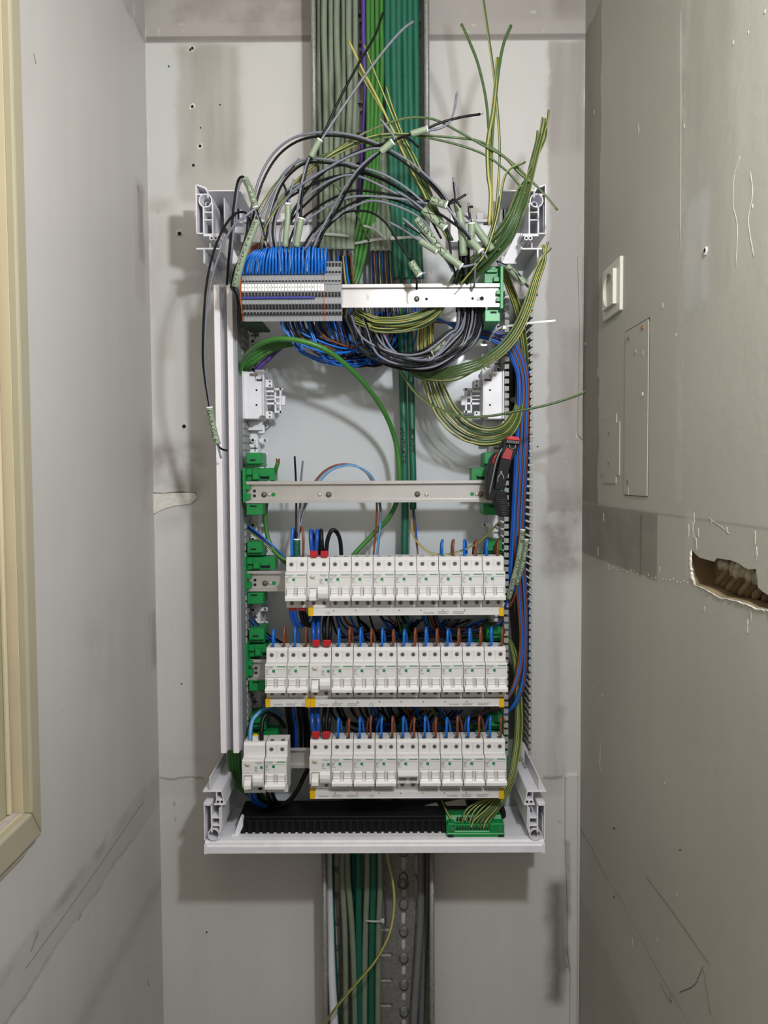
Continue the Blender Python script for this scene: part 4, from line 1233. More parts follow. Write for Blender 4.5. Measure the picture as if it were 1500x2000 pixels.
# ---- comb busbars
YB = -0.1475
def busbar(x0, x1, y0, y1, label, marks, notch=False):
    b = P((x0 + x1) / 2, y1, YB)
    t = thing('comb_busbar', label, 'busbar', (b.x, b.y, b.z), 'comb busbars under the breaker rows')
    mb = MB(); mb.pbox(x0 + 5, y0, x1 - 5, y1 - 0.5, YB, -0.115); mb.pbox(x0 + 5, y1 - 1.2, x1 - 5, y1, YB - 0.001, -0.115); mb.build('insulated_bar', m_breaker, t, bevel=0.0006)
    for xa in (x0, x1 - 10):
        mb = MB(); mb.pbox(xa, y0 - 0.5, xa + 10, y1 + 1.5, YB - 0.0012, -0.113); mb.build('end_cap', m_yellow, t, bevel=0.0008)
    zc_ = P((x0 + x1) / 2, (y0 + y1) / 2 + 2, YB).z
    for s, x, wpx in marks:
        c = P(x, (y0 + y1) / 2 + 2, YB)
        mb = MB(); letter(mb, s, c.x, YB - 0.0003, zc_, wpx * pxm(YB), 0.0042 if s != 'CE' else 0.0048)
        o = mb.build('printed_mark', m_pgrey, t); o['kind'] = 'stuff'
    x = x0 + 50; i = 0
    while x < x1 - 40:
        c = P(x, (y0 + y1) / 2, YB)
        mb = MB(); mb.lathe((c.x, YB - 0.0002, zc_ + 0.0042), 'y', [(0.0014, 0), (0.0014, 0.0004)], 10)
        mb.build('pole_mark', m_pgrey, t)
        x += 42.6; i += 1
    mb = MB()
    for x, n_, wd in [(m[1] + m[2] / 2 + 6, 3, 22) for m in marks if m[0] == 'Schneider'] + [(m[1] + m[2] / 2 + 36, 3, 24) for m in marks if m[0] == 'Schneider']:
        c = P(x, (y0 + y1) / 2, YB)
        strips(mb, c.x, zc_ + 0.0016, [wd * pxm(YB), wd * pxm(YB) * 0.8, wd * pxm(YB) * 0.9][:n_], 0.0017, YB - 0.0003, 0.0003)
    if mb.v:
        o = mb.build('small_print', m_pgrey, t); o['kind'] = 'stuff'
    return t
busbar(602, 984.5, 1187.5, 1202, 'white comb busbar with yellow ends under the upper breaker row', [('Schneider', 838, 22), ('CE', 640, 9)])
busbar(518, 606, 1366.5, 1380.5, 'short white comb busbar at the left of the middle row', [('Schneider', 543, 20)])
busbar(606, 985, 1366.5, 1380.5, 'long white comb busbar with yellow ends under the middle row', [('Schneider', 632, 20), ('CE', 725, 9), ('Schneider', 887, 20)])
busbar(605, 984.5, 1544.5, 1559.5, 'white comb busbar with yellow ends under the bottom breaker row', [('Schneider', 632, 20), ('CE', 725, 9), ('Schneider', 884, 22)])

# ================================================================ TERMINAL BLOCKS
YT = -0.245
def zt_(y, Y):
    return P(568, y, Y).z
X0t, X1t = P(471.5, 575, YT).x, P(666, 575, YT).x
tw = (X1t - X0t) / 30
shape = [(-0.208, 530), (-0.226, 530), (-0.230, 536), (-0.238, 539), (-0.240, 548), (-0.245, 553.5), (-0.245, 570), (-0.240, 582), (-0.240, 593), (-0.233, 604), (-0.231, 612), (-0.224, 617), (-0.224, 627.5), (-0.208, 627.5)]
shape2 = [(-0.208, 511), (-0.222, 511), (-0.226, 514), (-0.228, 524), (-0.234, 536)] + shape[3:]
def holes_mesh(rows, wfrac):
    mb = MB()
    for y0, y1, Y in rows:
        mb.box((tw * (0.5 - wfrac / 2), Y, zt_(y1, Y)), (tw * (0.5 + wfrac / 2), Y + 0.004, zt_(y0, Y)))
    return mb
rows1 = [(535, 538.6, -0.2335), (547.5, 551.6, -0.2425), (570.5, 573.5, -0.2447), (574.5, 579.2, -0.2432), (594.5, 597.2, -0.2395), (598.4, 603, -0.2365), (609, 613, -0.2318)]
rows2 = rows1 + [(514, 521, -0.2286)]
def make_terminal(kind):
    t = thing('terminal_block', 'x', 'terminal', (0, 0, 0))
    mb = MB(); mb.prism([(Y, zt_(y, Y)) for Y, y in (shape if kind < 2 else shape2)], 'x', 0.00012, tw - 0.00012); mb.build('body', m_term, t)
    o = holes_mesh(rows1 if kind < 2 else rows2, 0.62).build('clamp_openings', m_dark, t); o['kind'] = 'stuff'
    if kind < 2:
        mb = MB(); mb.box((0.0004, -0.2462, zt_(568.5, YT)), (tw - 0.0004, -0.244, zt_(555, YT))); mb.build('marker', m_marker, t)
    else:
        mb = MB(); mb.lathe((tw / 2, -0.2335, zt_(532, -0.233)), 'y', [(0.0019, 0), (0.0019, 0.004)], 10); mb.build('round_opening', m_dark, t)
        mb = MB(); mb.box((0.0, -0.2456, zt_(556.4, YT)), (tw, -0.244, zt_(555, YT))); mb.build('marker_groove', m_termd, t)
    if kind == 0:
        mb = MB(); mb.box((0.0001, -0.2445, zt_(583, -0.244)), (tw - 0.0001, -0.2395, zt_(579, -0.244))); mb.build('blue_edge', m_bluestripe, t)
    mb = MB(); mb.box((0.0001, -0.2246, zt_(617.5, -0.224)), (tw - 0.0001, -0.2235, zt_(615.5, -0.224))); mb.build('foot_groove', m_termd, t)
    return t
protos = [make_terminal(0), make_terminal(1), make_terminal(2)]
tu = [0, 0, 0]
for i in range(30):
    kd = 0 if i < 22 else (1 if i < 25 else 2)
    o = protos[kd] if not tu[kd] else dup(protos[kd])
    tu[kd] = 1
    o.location = (X0t + i * tw, 0, 0)
    o['group'] = 'terminal blocks on the top rail'
    if kd == 0:
        o['label'] = '%s grey terminal block from the left, white tag and blue edge' % ORD[i]
    elif kd == 1:
        o['label'] = '%s of three plain grey terminal blocks left of the orange separator' % ORD[i - 22]
    else:
        o['label'] = '%s tall grey terminal block right of the orange separator' % ORD[i - 25]
    if kd < 2:
        mb = MB(); c = P(471.5, 561.5, -0.2464)
        letter(mb, str(i + 1), X0t + (i + 0.5) * tw, -0.2464, c.z, 0.0012 if i < 9 else 0.0024, 0.0024)
        n_ = mb.build('tag_number', m_pgrey, o); n_['kind'] = 'stuff'
for x, lab in ((470.6, 'orange separator plate at the left end of the terminal row'), (632.5, 'orange separator plate before the last five tall terminals')):
    X = P(x, 575, -0.24).x
    mb = MB(); mb.prism([(Y - 0.0010 if Y < -0.21 else Y, zt_(y, Y)) for Y, y in shape], 'x', X - 0.0007, X + 0.0007)
    tag(mb.build('separator_plate', m_orange), lab, 'separator')

# ================================================================ BOTTOM STRIP, EARTH BLOCK
b = P(668, 1643, -0.135)
t = thing('busbar_carrier', 'long black ribbed plastic carrier strip along the bottom of the enclosure', 'carrier strip', (b.x, b.y, b.z))
mb = MB(); mb.pbox(466, 1602, 876, 1638, -0.128, -0.100)
za, zb_ = P(668, 1600, -0.128).z, P(668, 1602, -0.128).z
xa, xb = P(466, 1600, -0.128).x, P(986, 1600, -0.128).x
mb.box((xa, -0.126, zb_), (xb, -0.060, za + 0.004))
mb.build('carrier_body', m_black, t, bevel=0.0008)
first = None
for i in range(29):
    if first is None:
        mb = MB(); mb.pbox(470, 1603, 478.5, 1632, -0.134, -0.127); first = mb.build('rib', m_black, t, bevel=0.0008)
        dxr = P(484, 1615, -0.134).x - P(470, 1615, -0.134).x
    else:
        part(first, 'rib', t, (dxr * i, 0, 0))
mb = MB(); mb.pbox(462, 1634, 876, 1639, -0.138, -0.1)
x = 468
while x < 870:
    mb.pbox(x, 1638, x + 14, 1643, -0.138, -0.11); x += 20
mb.build('lower_ledge', m_black, t)
mb = MB(); mb.pprism([(459, 1625), (469, 1597), (474, 1600), (474, 1616), (466, 1632), (459, 1632)], -0.140, -0.125); mb.pbox(452, 1630, 466, 1645, -0.142, -0.11); mb.build('end_clip', m_white, t, bevel=0.0005)
for i in range(5):
    c = P(462 + i * 6, 1643, -0.1425); mb = MB(); mb.lathe(c, 'y', [(0.0016, 0), (0.0014, -0.001)], 8); mb.build('stud', m_white, t)
b = P(929, 1642, -0.150)
eb = thing('earth_terminal', 'green earth terminal block at the lower right of the enclosure', 'terminal', (b.x, b.y, b.z))
def zq(y, Y):
    return P(929, y, Y).z
mb = MB(); xa, xb = P(872.5, 1615, -0.15).x, P(985.5, 1615, -0.15).x
mb.prism([(-0.10, zq(1590, -0.12)), (-0.128, zq(1591, -0.128)), (-0.134, zq(1606, -0.134)), (-0.144, zq(1610, -0.144)), (-0.146, zq(1624, -0.146)), (-0.150, zq(1628, -0.15)), (-0.150, zq(1642, -0.15)), (-0.10, zq(1642, -0.12))], 'x', xa, xb)
mb.build('body', m_green, eb, bevel=0.001)
mb = MB(); mb.pbox(957, 1609, 985, 1628, -0.150, -0.13); mb.build('fixing_shoulder', m_green, eb, bevel=0.001)
mb = MB(); mb.pbox(874, 1609, 888, 1628, -0.148, -0.13); mb.build('fixing_shoulder', m_green, eb, bevel=0.001)
for ya, Y, nn in ((1602, -0.1335, 10), (1618.5, -0.1458, 12)):
    for i in range(nn):
        x = 893 + i * 5.4
        c = P(x, ya, Y); mb = MB(); mb.lathe(c, 'y', [(0.0018, -0.0006), (0.0018, 0.002)], 8); mb.build('clamp_hole', m_dark, eb)
        c = P(x + 1, ya - 5.5, Y + 0.004); mb = MB(); mb.box((c.x - 0.0014, c.y - 0.003, c.z - 0.0010), (c.x + 0.0014, c.y + 0.002, c.z + 0.0010)); mb.build('release_slot', m_dark, eb)
for x in (883, 977):
    c = P(x, 1620, -0.1505); mb = MB(); mb.lathe(c, 'y', [(0.0026, 0.002), (0.0026, -0.0004), (0.0012, -0.0004), (0.001, 0.001)], 12); mb.build('fixing_screw', m_screw, eb)
for xa in (875, 973):
    mb = MB(); mb.pbox(xa, 1631, xa + 11, 1636, -0.1508, -0.14); mb.build('label_slot', m_dark, eb)
mb = MB(); mb.pbox(980, 1586, 988, 1597, -0.135, -0.11); mb.pbox(984, 1631, 987, 1640, -0.14, -0.11); mb.build('end_foot', m_black, eb)
# white paper tags hanging behind the bottom row
for pts, lab in (([(822, 1576), (852, 1568), (862, 1580), (828, 1588)], 'folded white tag hanging under the bottom breaker row'),
                 ([(868, 1568), (908, 1560), (912, 1574), (878, 1580)], 'longer white tag under the bottom row near the earth terminal')):
    mb = MB(); mb.pprism(pts, -0.085, -0.082); o = mb.build('paper_tag', mat('tag_white', (214, 212, 205), 0.6)); tag(o, lab, 'tag')

# ================================================================ BLACK AND RED HAND TOOL
YH = -0.185
b = P(985, 1012, YH)
t = thing('wire_stripper', 'black hand tool with red cap and red panel hooked on the right duct', 'tool', (b.x, b.y, b.z))
mb = MB(); mb.pprism([(985, 858), (1014, 865), (1010, 884), (1000, 899), (993, 925), (985, 957), (966, 957), (970, 925), (977, 897)], YH, -0.155); mb.build('body', m_black, t, bevel=0.0012, seg=2)
mb = MB(); mb.pprism([(991, 853), (1000, 851.5), (1013, 853.5), (1016, 858), (1015, 861), (990, 859)], YH - 0.008, -0.150); mb.build('red_cap', m_red, t, bevel=0.0012, seg=2)
mb = MB(); mb.pprism([(990, 859), (1015, 861), (1014, 867), (989, 865)], YH - 0.006, -0.152); mb.build('grey_collar', mat('tool_dark_grey', (66, 67, 70), 0.45), t)
mb = MB(); mb.pprism([(990, 874), (1002, 879), (997, 898), (979.5, 894)], YH - 0.002, YH + 0.004); mb.build('red_panel', mat('tool_deep_red', (150, 18, 26), 0.45), t)
mb = MB(); mb.tube(path([(994.5, 868, YH - 0.003), (996, 874, YH - 0.004), (1001, 876.5, YH - 0.004), (1006, 874, YH - 0.004), (1007, 868, YH - 0.003)], 5), 0.0009, 6); mb.build('wire_ring', m_screw, t)
mb = MB(); mb.pprism([(976, 882), (968, 884), (960, 894), (952, 922), (949, 962), (951, 976), (966, 976), (972, 958), (961, 955), (963, 930), (972, 900), (980, 886)], YH - 0.004, -0.158); mb.build('handle', m_black, t, bevel=0.0012, seg=2)
mb = MB(); mb.tube(path([(981, 876, YH - 0.005), (975, 886, YH - 0.006), (968, 906, YH - 0.006), (962, 935, YH - 0.006), (956, 964, YH - 0.005)], 5), 0.0013, 6); mb.build('grey_edge', mat('tool_grey', (112, 110, 110), 0.4), t)
mb = MB(); mb.tube(path([(970, 887, YH - 0.0045), (965, 896, YH - 0.005), (963, 906, YH - 0.0045)], 4), 0.0018, 6); mb.build('red_edge', mat('tool_deep_red', (150, 18, 26), 0.45), t)
for q in ([(972, 942), (973, 932), (978, 925), (978, 920)], [(984, 936), (983, 930), (980, 924), (980, 920)]):
    mb = MB(); mb.tube(path([(x, y, YH - 0.001) for x, y in q], 4), 0.0005, 5); mb.build('spring', m_tie, t)
mb = MB(); mb.pprism([(961, 964), (968, 958), (989, 960), (993, 981), (994, 1007), (977, 1010), (974.5, 1000), (967, 977)], YH - 0.002, -0.150); mb.build('lower_grip', m_black, t, bevel=0.0012, seg=2)
for i in range(9):
    y = 976 + i * 3.6
    mb = MB(); a_, c_ = P(976 + i * 0.5, y, YH - 0.0024), P(991 + i * 0.2, y + 0.5, YH - 0.0024)
    mb.tube([a_, c_], 0.0008, 5); mb.build('grip_rib', mat('tool_dark_grey', (66, 67, 70), 0.45), t)
# ================================================================ CABLES AND WIRES
WM = {'blue': [w_blue], 'dblue': [w_dblue], 'lblue': [w_lblue], 'brown': [w_brown], 'black': [w_black], 'grey': [w_grey], 'yg': [w_grn, w_yel], 'gy': [w_yel, w_grn]}
R1 = 0.00185
m_tin = mat('tinned_wire_end', (170, 158, 150), 0.35, 0.6)
def tube_obj(name, pix, r, kind, parent=None, n=6, seg=6):
    pts = path(pix, seg)
    mb = MB()
    if kind in ('yg', 'gy'):
        mb.tube(pts, r, 8, stripe=(0, 4) if kind == 'yg' else (2, 6), twist=random.choice((-1, 1)) * 0.035)
    else:
        mb.tube(pts, r, n)
    return mb.build(name, WM[kind] if kind in WM else [kind], parent, fix=False)
def wire(pix, kind, label, group=None, r=R1, name='wire', tip=None):
    """one conductor; tip adds bare copper strands at its last point"""
    if tip is None:
        return tag(tube_obj(name, pix, r, kind), label, 'wire', group)
    a = P(*pix[0])
    t = thing(name, label, 'wire', a, group)
    tube_obj('insulation', pix, r, kind, t)
    e = P(*pix[-1]); d = (e - P(*pix[-2])).normalized()
    mb = MB(); mb.tube([e - d * 0.001, e + d * tip], [r * 0.55, r * 0.45], 6); mb.build('copper_tip', m_copper, t)
    return t
def handwriting(parent, pts, r, text, h=0.62, m=None, span=0.86, s0=None):
    """writing wrapped on a round sheath along pts"""
    vs, fs, w_, h_ = glyphs(text)
    L = [0.0]
    for a, b in zip(pts, pts[1:]):
        L.append(L[-1] + (b - a).length)
    tot = L[-1]
    sc = span * tot / w_
    hs = (2 * r * h) / h_
    mid = tot / 2 if s0 is None else s0
    out = []
    for gx, gy in vs:
        s = min(max(mid + gx * sc, 0), tot * 0.9999)
        i = 0
        while i < len(L) - 2 and L[i + 1] < s:
            i += 1
        f = (s - L[i]) / max(L[i + 1] - L[i], 1e-9)
        c = pts[i].lerp(pts[i + 1], f)
        t = (pts[i + 1] - pts[i]).normalized()
        n = Vector((0, -1, 0)) - t * t.dot(Vector((0, -1, 0)))
        n.normalize()
        b = n.cross(t)
        a = gy * hs / r
        out.append(c + (n * math.cos(a) + b * math.sin(a)) * (r + 0.00025))
    mb = MB(); mb.add(out, fs)
    o = mb.build('handwriting', m or m_ink, parent, fix=False)
    o['kind'] = 'stuff'
    return o
def ring_end(parent, p, d, r, m=None):
    """the pale cut end of a sheath"""
    d = d.normalized()
    mb = MB(); mb.tube([p - d * 0.0012, p + d * 0.0005, p + d * 0.0006, p - d * 0.0004], [r * 1.02, r * 1.04, r * 0.62, r * 0.55], 12, cap=False)
    mb.build('cut_end', m or m_marker, parent, fix=False)
def sheathed(label, pix, r, wires, text=None, ends=(False, True), group=None, m=None, h=0.62, span=0.86):
    """a cable: a piece of sheath plus the conductors that run out of it"""
    pts = path(pix, 5)
    t = thing('cable', label, 'cable', pts[0], group)
    mb = MB(); mb.tube(pts, r, 12)
    sh = mb.build('sheath', m or c_label, t, fix=False)
    if text:
        handwriting(sh, pts, r, text, h, span=span)
    if ends[0]:
        ring_end(sh, pts[0], pts[0] - pts[1], r)
    if ends[1]:
        ring_end(sh, pts[-1], pts[-1] - pts[-2], r)
    for kind, wp, *tip in wires:
        o = tube_obj('conductor', wp, R1, kind, t)
        if tip:
            e = P(*wp[-1]); d = (e - P(*wp[-2])).normalized()
            mb = MB(); mb.tube([e - d * 0.001, e + d * tip[0]], [R1 * 0.5, R1 * 0.4], 6); mb.build('bare_tip', m_tin, o)
    return t

# ---- sheathed cables coming down the upper tray
def long_cable(label, pix, r, m, group, conds=(), seg=6, text=None, tspan=None):
    pts = path(pix, seg)
    if not conds and not text:
        mb = MB(); mb.tube(pts, r, 10)
        return tag(mb.build('cable', m, fix=False), label, 'cable', group)
    t = thing('cable', label, 'cable', pts[0], group)
    mb = MB(); mb.tube(pts, r, 10); sh = mb.build('sheath', m, t, fix=False)
    if text:
        handwriting(sh, path(tspan, 4), r, text, 0.55, m=mat('faded_ink', (20, 40, 34), 0.6), span=0.95)
    for kind, wp in conds:
        tube_obj('conductor', wp, 0.0016, kind, t)
    return t
xs0 = [623, 634, 646, 659, 671, 682, 693]
xs1 = [628, 637, 647, 658, 669, 679, 690]
xs2 = [630, 640, 650, 661, 671, 681, 687]
for i in range(7):
    yb_ = (-0.040, -0.054, -0.047, -0.056, -0.044, -0.055, -0.041)[i]
    wv = (2.5, -2.0, 1.5, -2.5, 2.0, -1.5, 1.0)[i]
    e = xs2[i]
    cs = [('blue' if i % 3 == 0 else 'black', [(e - 2, 486, -0.085), (e, 520, -0.08), (e + 3 + 4 * i, 600, -0.06), (e + 30, 660, -0.07)]),
          ('brown' if i % 2 else 'grey', [(e + 1, 486, -0.085), (e + 3, 525, -0.085), (e + 6 + 4 * i, 610, -0.07), (e + 36, 668, -0.075)]),
          ('yg' if i % 2 == 0 else 'black', [(e + 3, 486, -0.085), (e + 6, 530, -0.08), (e + 10 + 4 * i, 600, -0.06), (e + 44, 655, -0.06)])]
    long_cable('%s grey-green cable from the left in the upper tray' % ORD[i], [(xs0[i], -400, yb_), (xs0[i], -100, yb_), (xs0[i] + wv * 0.6, 60, yb_), (xs0[i] - wv * 0.5 + 1, 180, yb_ + 0.003), (xs1[i], 300, yb_ - 0.006), (xs1[i] + 1, 400, yb_ - 0.018), (xs2[i], 452, -0.078), (e, 489, -0.086)],
               0.0054, c_sage, 'grey-green cables in the upper tray', cs)
ys0 = [741, 748, 752, 757]; ys1 = [727, 737, 748, 758]
for i in range(4):
    e = ys1[i] + 1
    cs = [('blue', [(e - 2, 488, -0.08), (e, 540, -0.08), (e + 4, 600, -0.07), (e + 10, 660, -0.06)]), ('black', [(e, 488, -0.085), (e + 2, 540, -0.085), (e + 4, 610, -0.075), (e + 16, 668, -0.07)]),
          ('yg' if i % 2 else 'brown', [(e + 2, 488, -0.08), (e + 5, 545, -0.08), (e + 9, 600, -0.07), (e + 20, 650, -0.06)])]
    long_cable('%s grey-green cable of the bundle right of the bright green ones' % ORD[i], [(ys0[i], -400, -0.025), (ys0[i], 100, -0.025), (ys0[i] - 4, 260, -0.03), (ys1[i], 360, -0.045), (ys1[i] + 1, 440, -0.07), (e, 492, -0.082)],
               0.0054, c_sage, 'grey-green cables in the upper tray', cs)
lx = [(719, 718, 708, 690, 680), (727, 724, 716, 698, 685), (736, 731, 725, 707, 690), (745, 738, 734, 716, 695)]
for i, (a, b, c, d, e) in enumerate(lx):
    q = i * 9
    long_cable('%s bright green cable from the left, bending under the terminals' % ORD[i], [(a, -400, -0.05), (a, 0, -0.05), (a + 1, 150, -0.05), (b, 300, -0.056), (c, 400, -0.066), (d, 480, -0.078), (e, 554, -0.085), (652, 612, -0.085), (590, 652 + q * 0.5, -0.085),
               (545, 662 + q * 0.6, -0.098), (500, 680 + q * 0.9, -0.104), (474, 706 + q, -0.095), (464, 770 + q, -0.08), (462, 1000, -0.07), (462, 1400, -0.07), (448 + 6 * i, 1470, -0.085), (462 + 5 * i, 1530, -0.06), (520 + 10 * i, 1574, -0.05), (560 + 20 * i, 1584, -0.045)],
               0.0040, c_lime, 'bright green cables in the upper tray')
dx_ = [(757, 764, 771), (768, 772, 780), (779, 783, 790), (790, 793, 800), (801, 805, 809), (812, 814, 818)]
for i, (a, b, c) in enumerate(dx_):
    lab = '%s dark green cable from the left in the upper tray' % ORD[i]
    top = [(a, -400, -0.05), (a, 0, -0.05), (a + (i % 2) * 2, 150, -0.05), (b, 300, -0.055), (b + 2, 400, -0.062), (c, 480, -0.075)]
    if i == 1:
        long_cable('dark green cable lettered ventilatie running down past the bare rail', top + [(778, 560, -0.075), (783, 640, -0.07), (786, 740, -0.06), (789, 860, -0.06), (791, 1000, -0.06), (790, 1090, -0.06), (790, 1300, -0.05), (770, 1600, -0.04)], 0.0068, c_dgreen, 'dark green cables in the upper tray',
                   text='VENTILATIE', tspan=[(785, 832, -0.0615), (787, 870, -0.0615), (789, 908, -0.0615)])
    elif i == 3:
        long_cable('dark green cable lettered PC pump ending below the bare rail', top + [(798, 560, -0.075), (800, 640, -0.068), (803, 740, -0.058), (805, 860, -0.058), (807, 930, -0.058), (807, 995, -0.058)], 0.0060, c_dgreen, 'dark green cables in the upper tray',
                   [('brown', [(805, 990, -0.058), (808, 1010, -0.06), (812, 1050, -0.08), (817, 1090, -0.10)]), ('dblue', [(808, 990, -0.058), (810, 1010, -0.06), (814, 1050, -0.08), (816, 1090, -0.09)]), ('gy', [(804, 990, -0.058), (806, 1040, -0.08), (818, 1062, -0.10), (840, 1079, -0.11), (870, 1083, -0.11), (905, 1074, -0.11), (940, 1055, -0.12), (975, 1020, -0.15)])],
                   text='PC PUMP', tspan=[(805, 838, -0.0595), (806, 864, -0.0595), (807, 886, -0.0595)])
    else:
        e = (c + 4, 545, -0.08)
        cs = [('brown', [(c + 2, 540, -0.08), (c + 3, 570, -0.09), (c + 8, 620, -0.08), (c + 14, 690, -0.06)]), ('yg', [(c + 5, 540, -0.08), (c + 8, 570, -0.085), (c + 12, 620, -0.08), (c + 18, 700, -0.06)]), ('blue', [(c + 4, 540, -0.08), (c + 4, 575, -0.085), (c + 6, 640, -0.08), (c - 6, 690, -0.06)])]
        long_cable(lab, top + [(c + 2, 520, -0.08), e], 0.0062, c_dgreen, 'dark green cables in the upper tray', cs)
long_cable('single violet cable between the grey-green and bright green cables', [(710, -400, -0.045), (710, 0, -0.045), (711, 100, -0.045), (714, 180, -0.04), (709, 270, -0.03), (700, 420, -0.03), (690, 540, -0.05), (640, 640, -0.07), (560, 672, -0.08), (525, 700, -0.085), (498, 728, -0.085), (480, 770, -0.07), (472, 900, -0.06)], 0.0042, c_violet, None)
long_cable('bright green cable arching across the empty back plate', [(462, 800, -0.08), (464, 745, -0.115), (478, 700, -0.16), (505, 674, -0.20), (545, 662, -0.222), (600, 669, -0.225), (650, 692, -0.21), (705, 742, -0.17), (748, 800, -0.13), (772, 860, -0.10), (780, 920, -0.095), (777, 970, -0.09), (760, 1010, -0.085), (730, 1042, -0.085), (690, 1085, -0.09), (655, 1130, -0.08)], 0.0042, c_lime, None, seg=8)
t = long_cable('short bright green cable stub with bare ends by the left bracket', [(543, 903, -0.115), (539, 916, -0.112), (533, 938, -0.095), (522, 975, -0.09), (518, 1010, -0.09), (522, 1045, -0.09), (533, 1072, -0.095), (548, 1088, -0.10), (572, 1100, -0.10)], 0.0036, c_lime, None,
               [('brown', [(542, 906, -0.115), (541, 900, -0.117), (540, 896, -0.118)]), ('brown', [(544, 906, -0.115), (545, 900, -0.117), (545, 896, -0.118)])])
# ---- cables in the lower tray
for i, (xa, xb, m, lab) in enumerate(((668, 675, c_sage, 'first grey-green cable from the left in the lower tray'), (679, 693, c_sage, 'second grey-green cable from the left in the lower tray'), (691, 700, c_dgreen, 'dark green cable partly hidden in the lower tray'),
                                      (700.5, 703, c_dgreen, 'middle dark green cable in the lower tray'), (717.5, 712, c_sage, 'grey-green cable between the two dark green ones below'), (730, 725, c_dgreen, 'right dark green cable in the lower tray'), (743, 738, c_sage, 'rightmost grey-green cable under the lower cable tie'))):
    Y = -0.038 if i != 2 else -0.022
    long_cable(lab, [(xa + 20 - 6 * i, 1470, -0.03), (xa + 4 - 1.5 * i, 1590, -0.035), (xa, 1700, Y), ((xa + xb) / 2 + (2 if i < 3 else -1), 1820, Y), (xb, 1980, Y), (xb, 2200, Y), (xb, 2600, Y)], 0.0055 if m is c_sage else 0.0060, m, 'cables in the lower tray')
long_cable('thin dark green cable behind the white corrugated conduit', [(648, 1600, -0.015), (650, 1760, -0.015), (655, 1900, -0.015), (662, 2100, -0.015), (662, 2500, -0.015)], 0.0040, c_dgreen, None)
long_cable('thick grey cable at the right side of the lower tray', [(824, 1600, -0.02), (823, 1704, -0.02), (821, 1800, -0.022), (816, 1880, -0.024), (809, 1990, -0.026), (804, 2100, -0.028), (802, 2500, -0.028)], 0.0072, c_grey, None)
long_cable('second thick grey cable behind it at the lower tray edge', [(834, 1600, -0.012), (833, 1760, -0.012), (826, 1900, -0.012), (820, 2100, -0.012), (818, 2500, -0.012)], 0.0060, c_grey, None)
pts = path([(643, 1600, -0.03), (643, 1700, -0.034), (645, 1800, -0.045), (648, 1900, -0.06), (653, 2000, -0.075), (660, 2150, -0.08), (664, 2500, -0.08)], 36)
rs = []
L_ = 0
for i, p_ in enumerate(pts):
    rs.append((0.0058 + 0.0024 * min(1, i / 150)) * (1.0 if i % 2 else 0.86))
mb = MB(); mb.tube(pts, rs, 10)
tag(mb.build('corrugated_conduit', mat('conduit_white', (205, 208, 218), 0.45), fix=False), 'white corrugated conduit at the left side of the lower tray', 'conduit')
wire([(752, 1600, -0.05), (757, 1672, -0.06), (767, 1720, -0.075), (770, 1768, -0.085), (761, 1822, -0.10), (734, 1875, -0.11), (699, 1917, -0.115), (665, 1957, -0.12), (636, 1998, -0.12), (600, 2060, -0.12)], 'gy', 'yellow-green wire curving diagonally across the lower tray', r=0.0023)

# ---- cable ties
def tie(label, pix, head=None, tail=None, wd=0.0022):
    a = P(*pix[0])
    t = thing('cable_tie', label, 'cable tie', a)
    pts = path(pix, 6)
    mb = MB()
    vs = []; n = len(pts)
    for i, p_ in enumerate(pts):
        T_ = (pts[min(i + 1, n - 1)] - pts[max(i - 1, 0)]).normalized()
        b = Vector((0, -1, 0)).cross(T_)
        b.normalize()
        for s in (1, -1):
            vs.append(p_ + b * wd * s)
            vs.append(p_ + b * wd * s + Vector((0, 0.0012, 0)))
    fs = []
    for i in range(n - 1):
        o = i * 4
        for a_, b_ in ((0, 2), (2, 3), (3, 1), (1, 0)):
            fs.append((o + a_, o + b_, o + 4 + b_, o + 4 + a_))
    mb.add(vs, fs); mb.build('band', m_tie, t)
    if head:
        mb = MB(); h = P(*head); mb.box((h.x - 0.0034, h.y - 0.003, h.z - 0.0034), (h.x + 0.0034, h.y + 0.002, h.z + 0.0034)); mb.build('head', m_tie, t, bevel=0.0008)
    return t
tie('pale cable tie round the upper grey-green cables', [(622, 457, -0.075), (635, 457, -0.088), (655, 458, -0.092), (675, 460, -0.092), (690, 463, -0.078)], None)
tie('pale cable tie round the bright green and grey-green cables', [(684, 476, -0.078), (700, 474, -0.090), (725, 469, -0.094), (750, 466, -0.092)], (752, 466, -0.094))
tie('pale cable tie round the dark green cables', [(765, 466, -0.086), (785, 464, -0.094), (805, 463, -0.094), (822, 465, -0.082)], (766, 466, -0.088))
tie('loose cable tie tail above the bright green cables', [(706, 440, -0.10), (720, 443, -0.10), (736, 450, -0.097), (748, 462, -0.094)], None, wd=0.0016)
tie('long cable tie sticking out to the right of the duct', [(956, 666, -0.12), (962, 652, -0.135), (975, 641, -0.145), (1002, 635, -0.15), (1040, 630, -0.155), (1085, 626, -0.16)], (985, 640, -0.15), wd=0.0016)
tie('small cable tie on the cables in the lower tray', [(710, 1796, -0.040), (718, 1799, -0.046), (735, 1800, -0.048), (746, 1799, -0.046)], (747, 1798, -0.046), wd=0.0016)

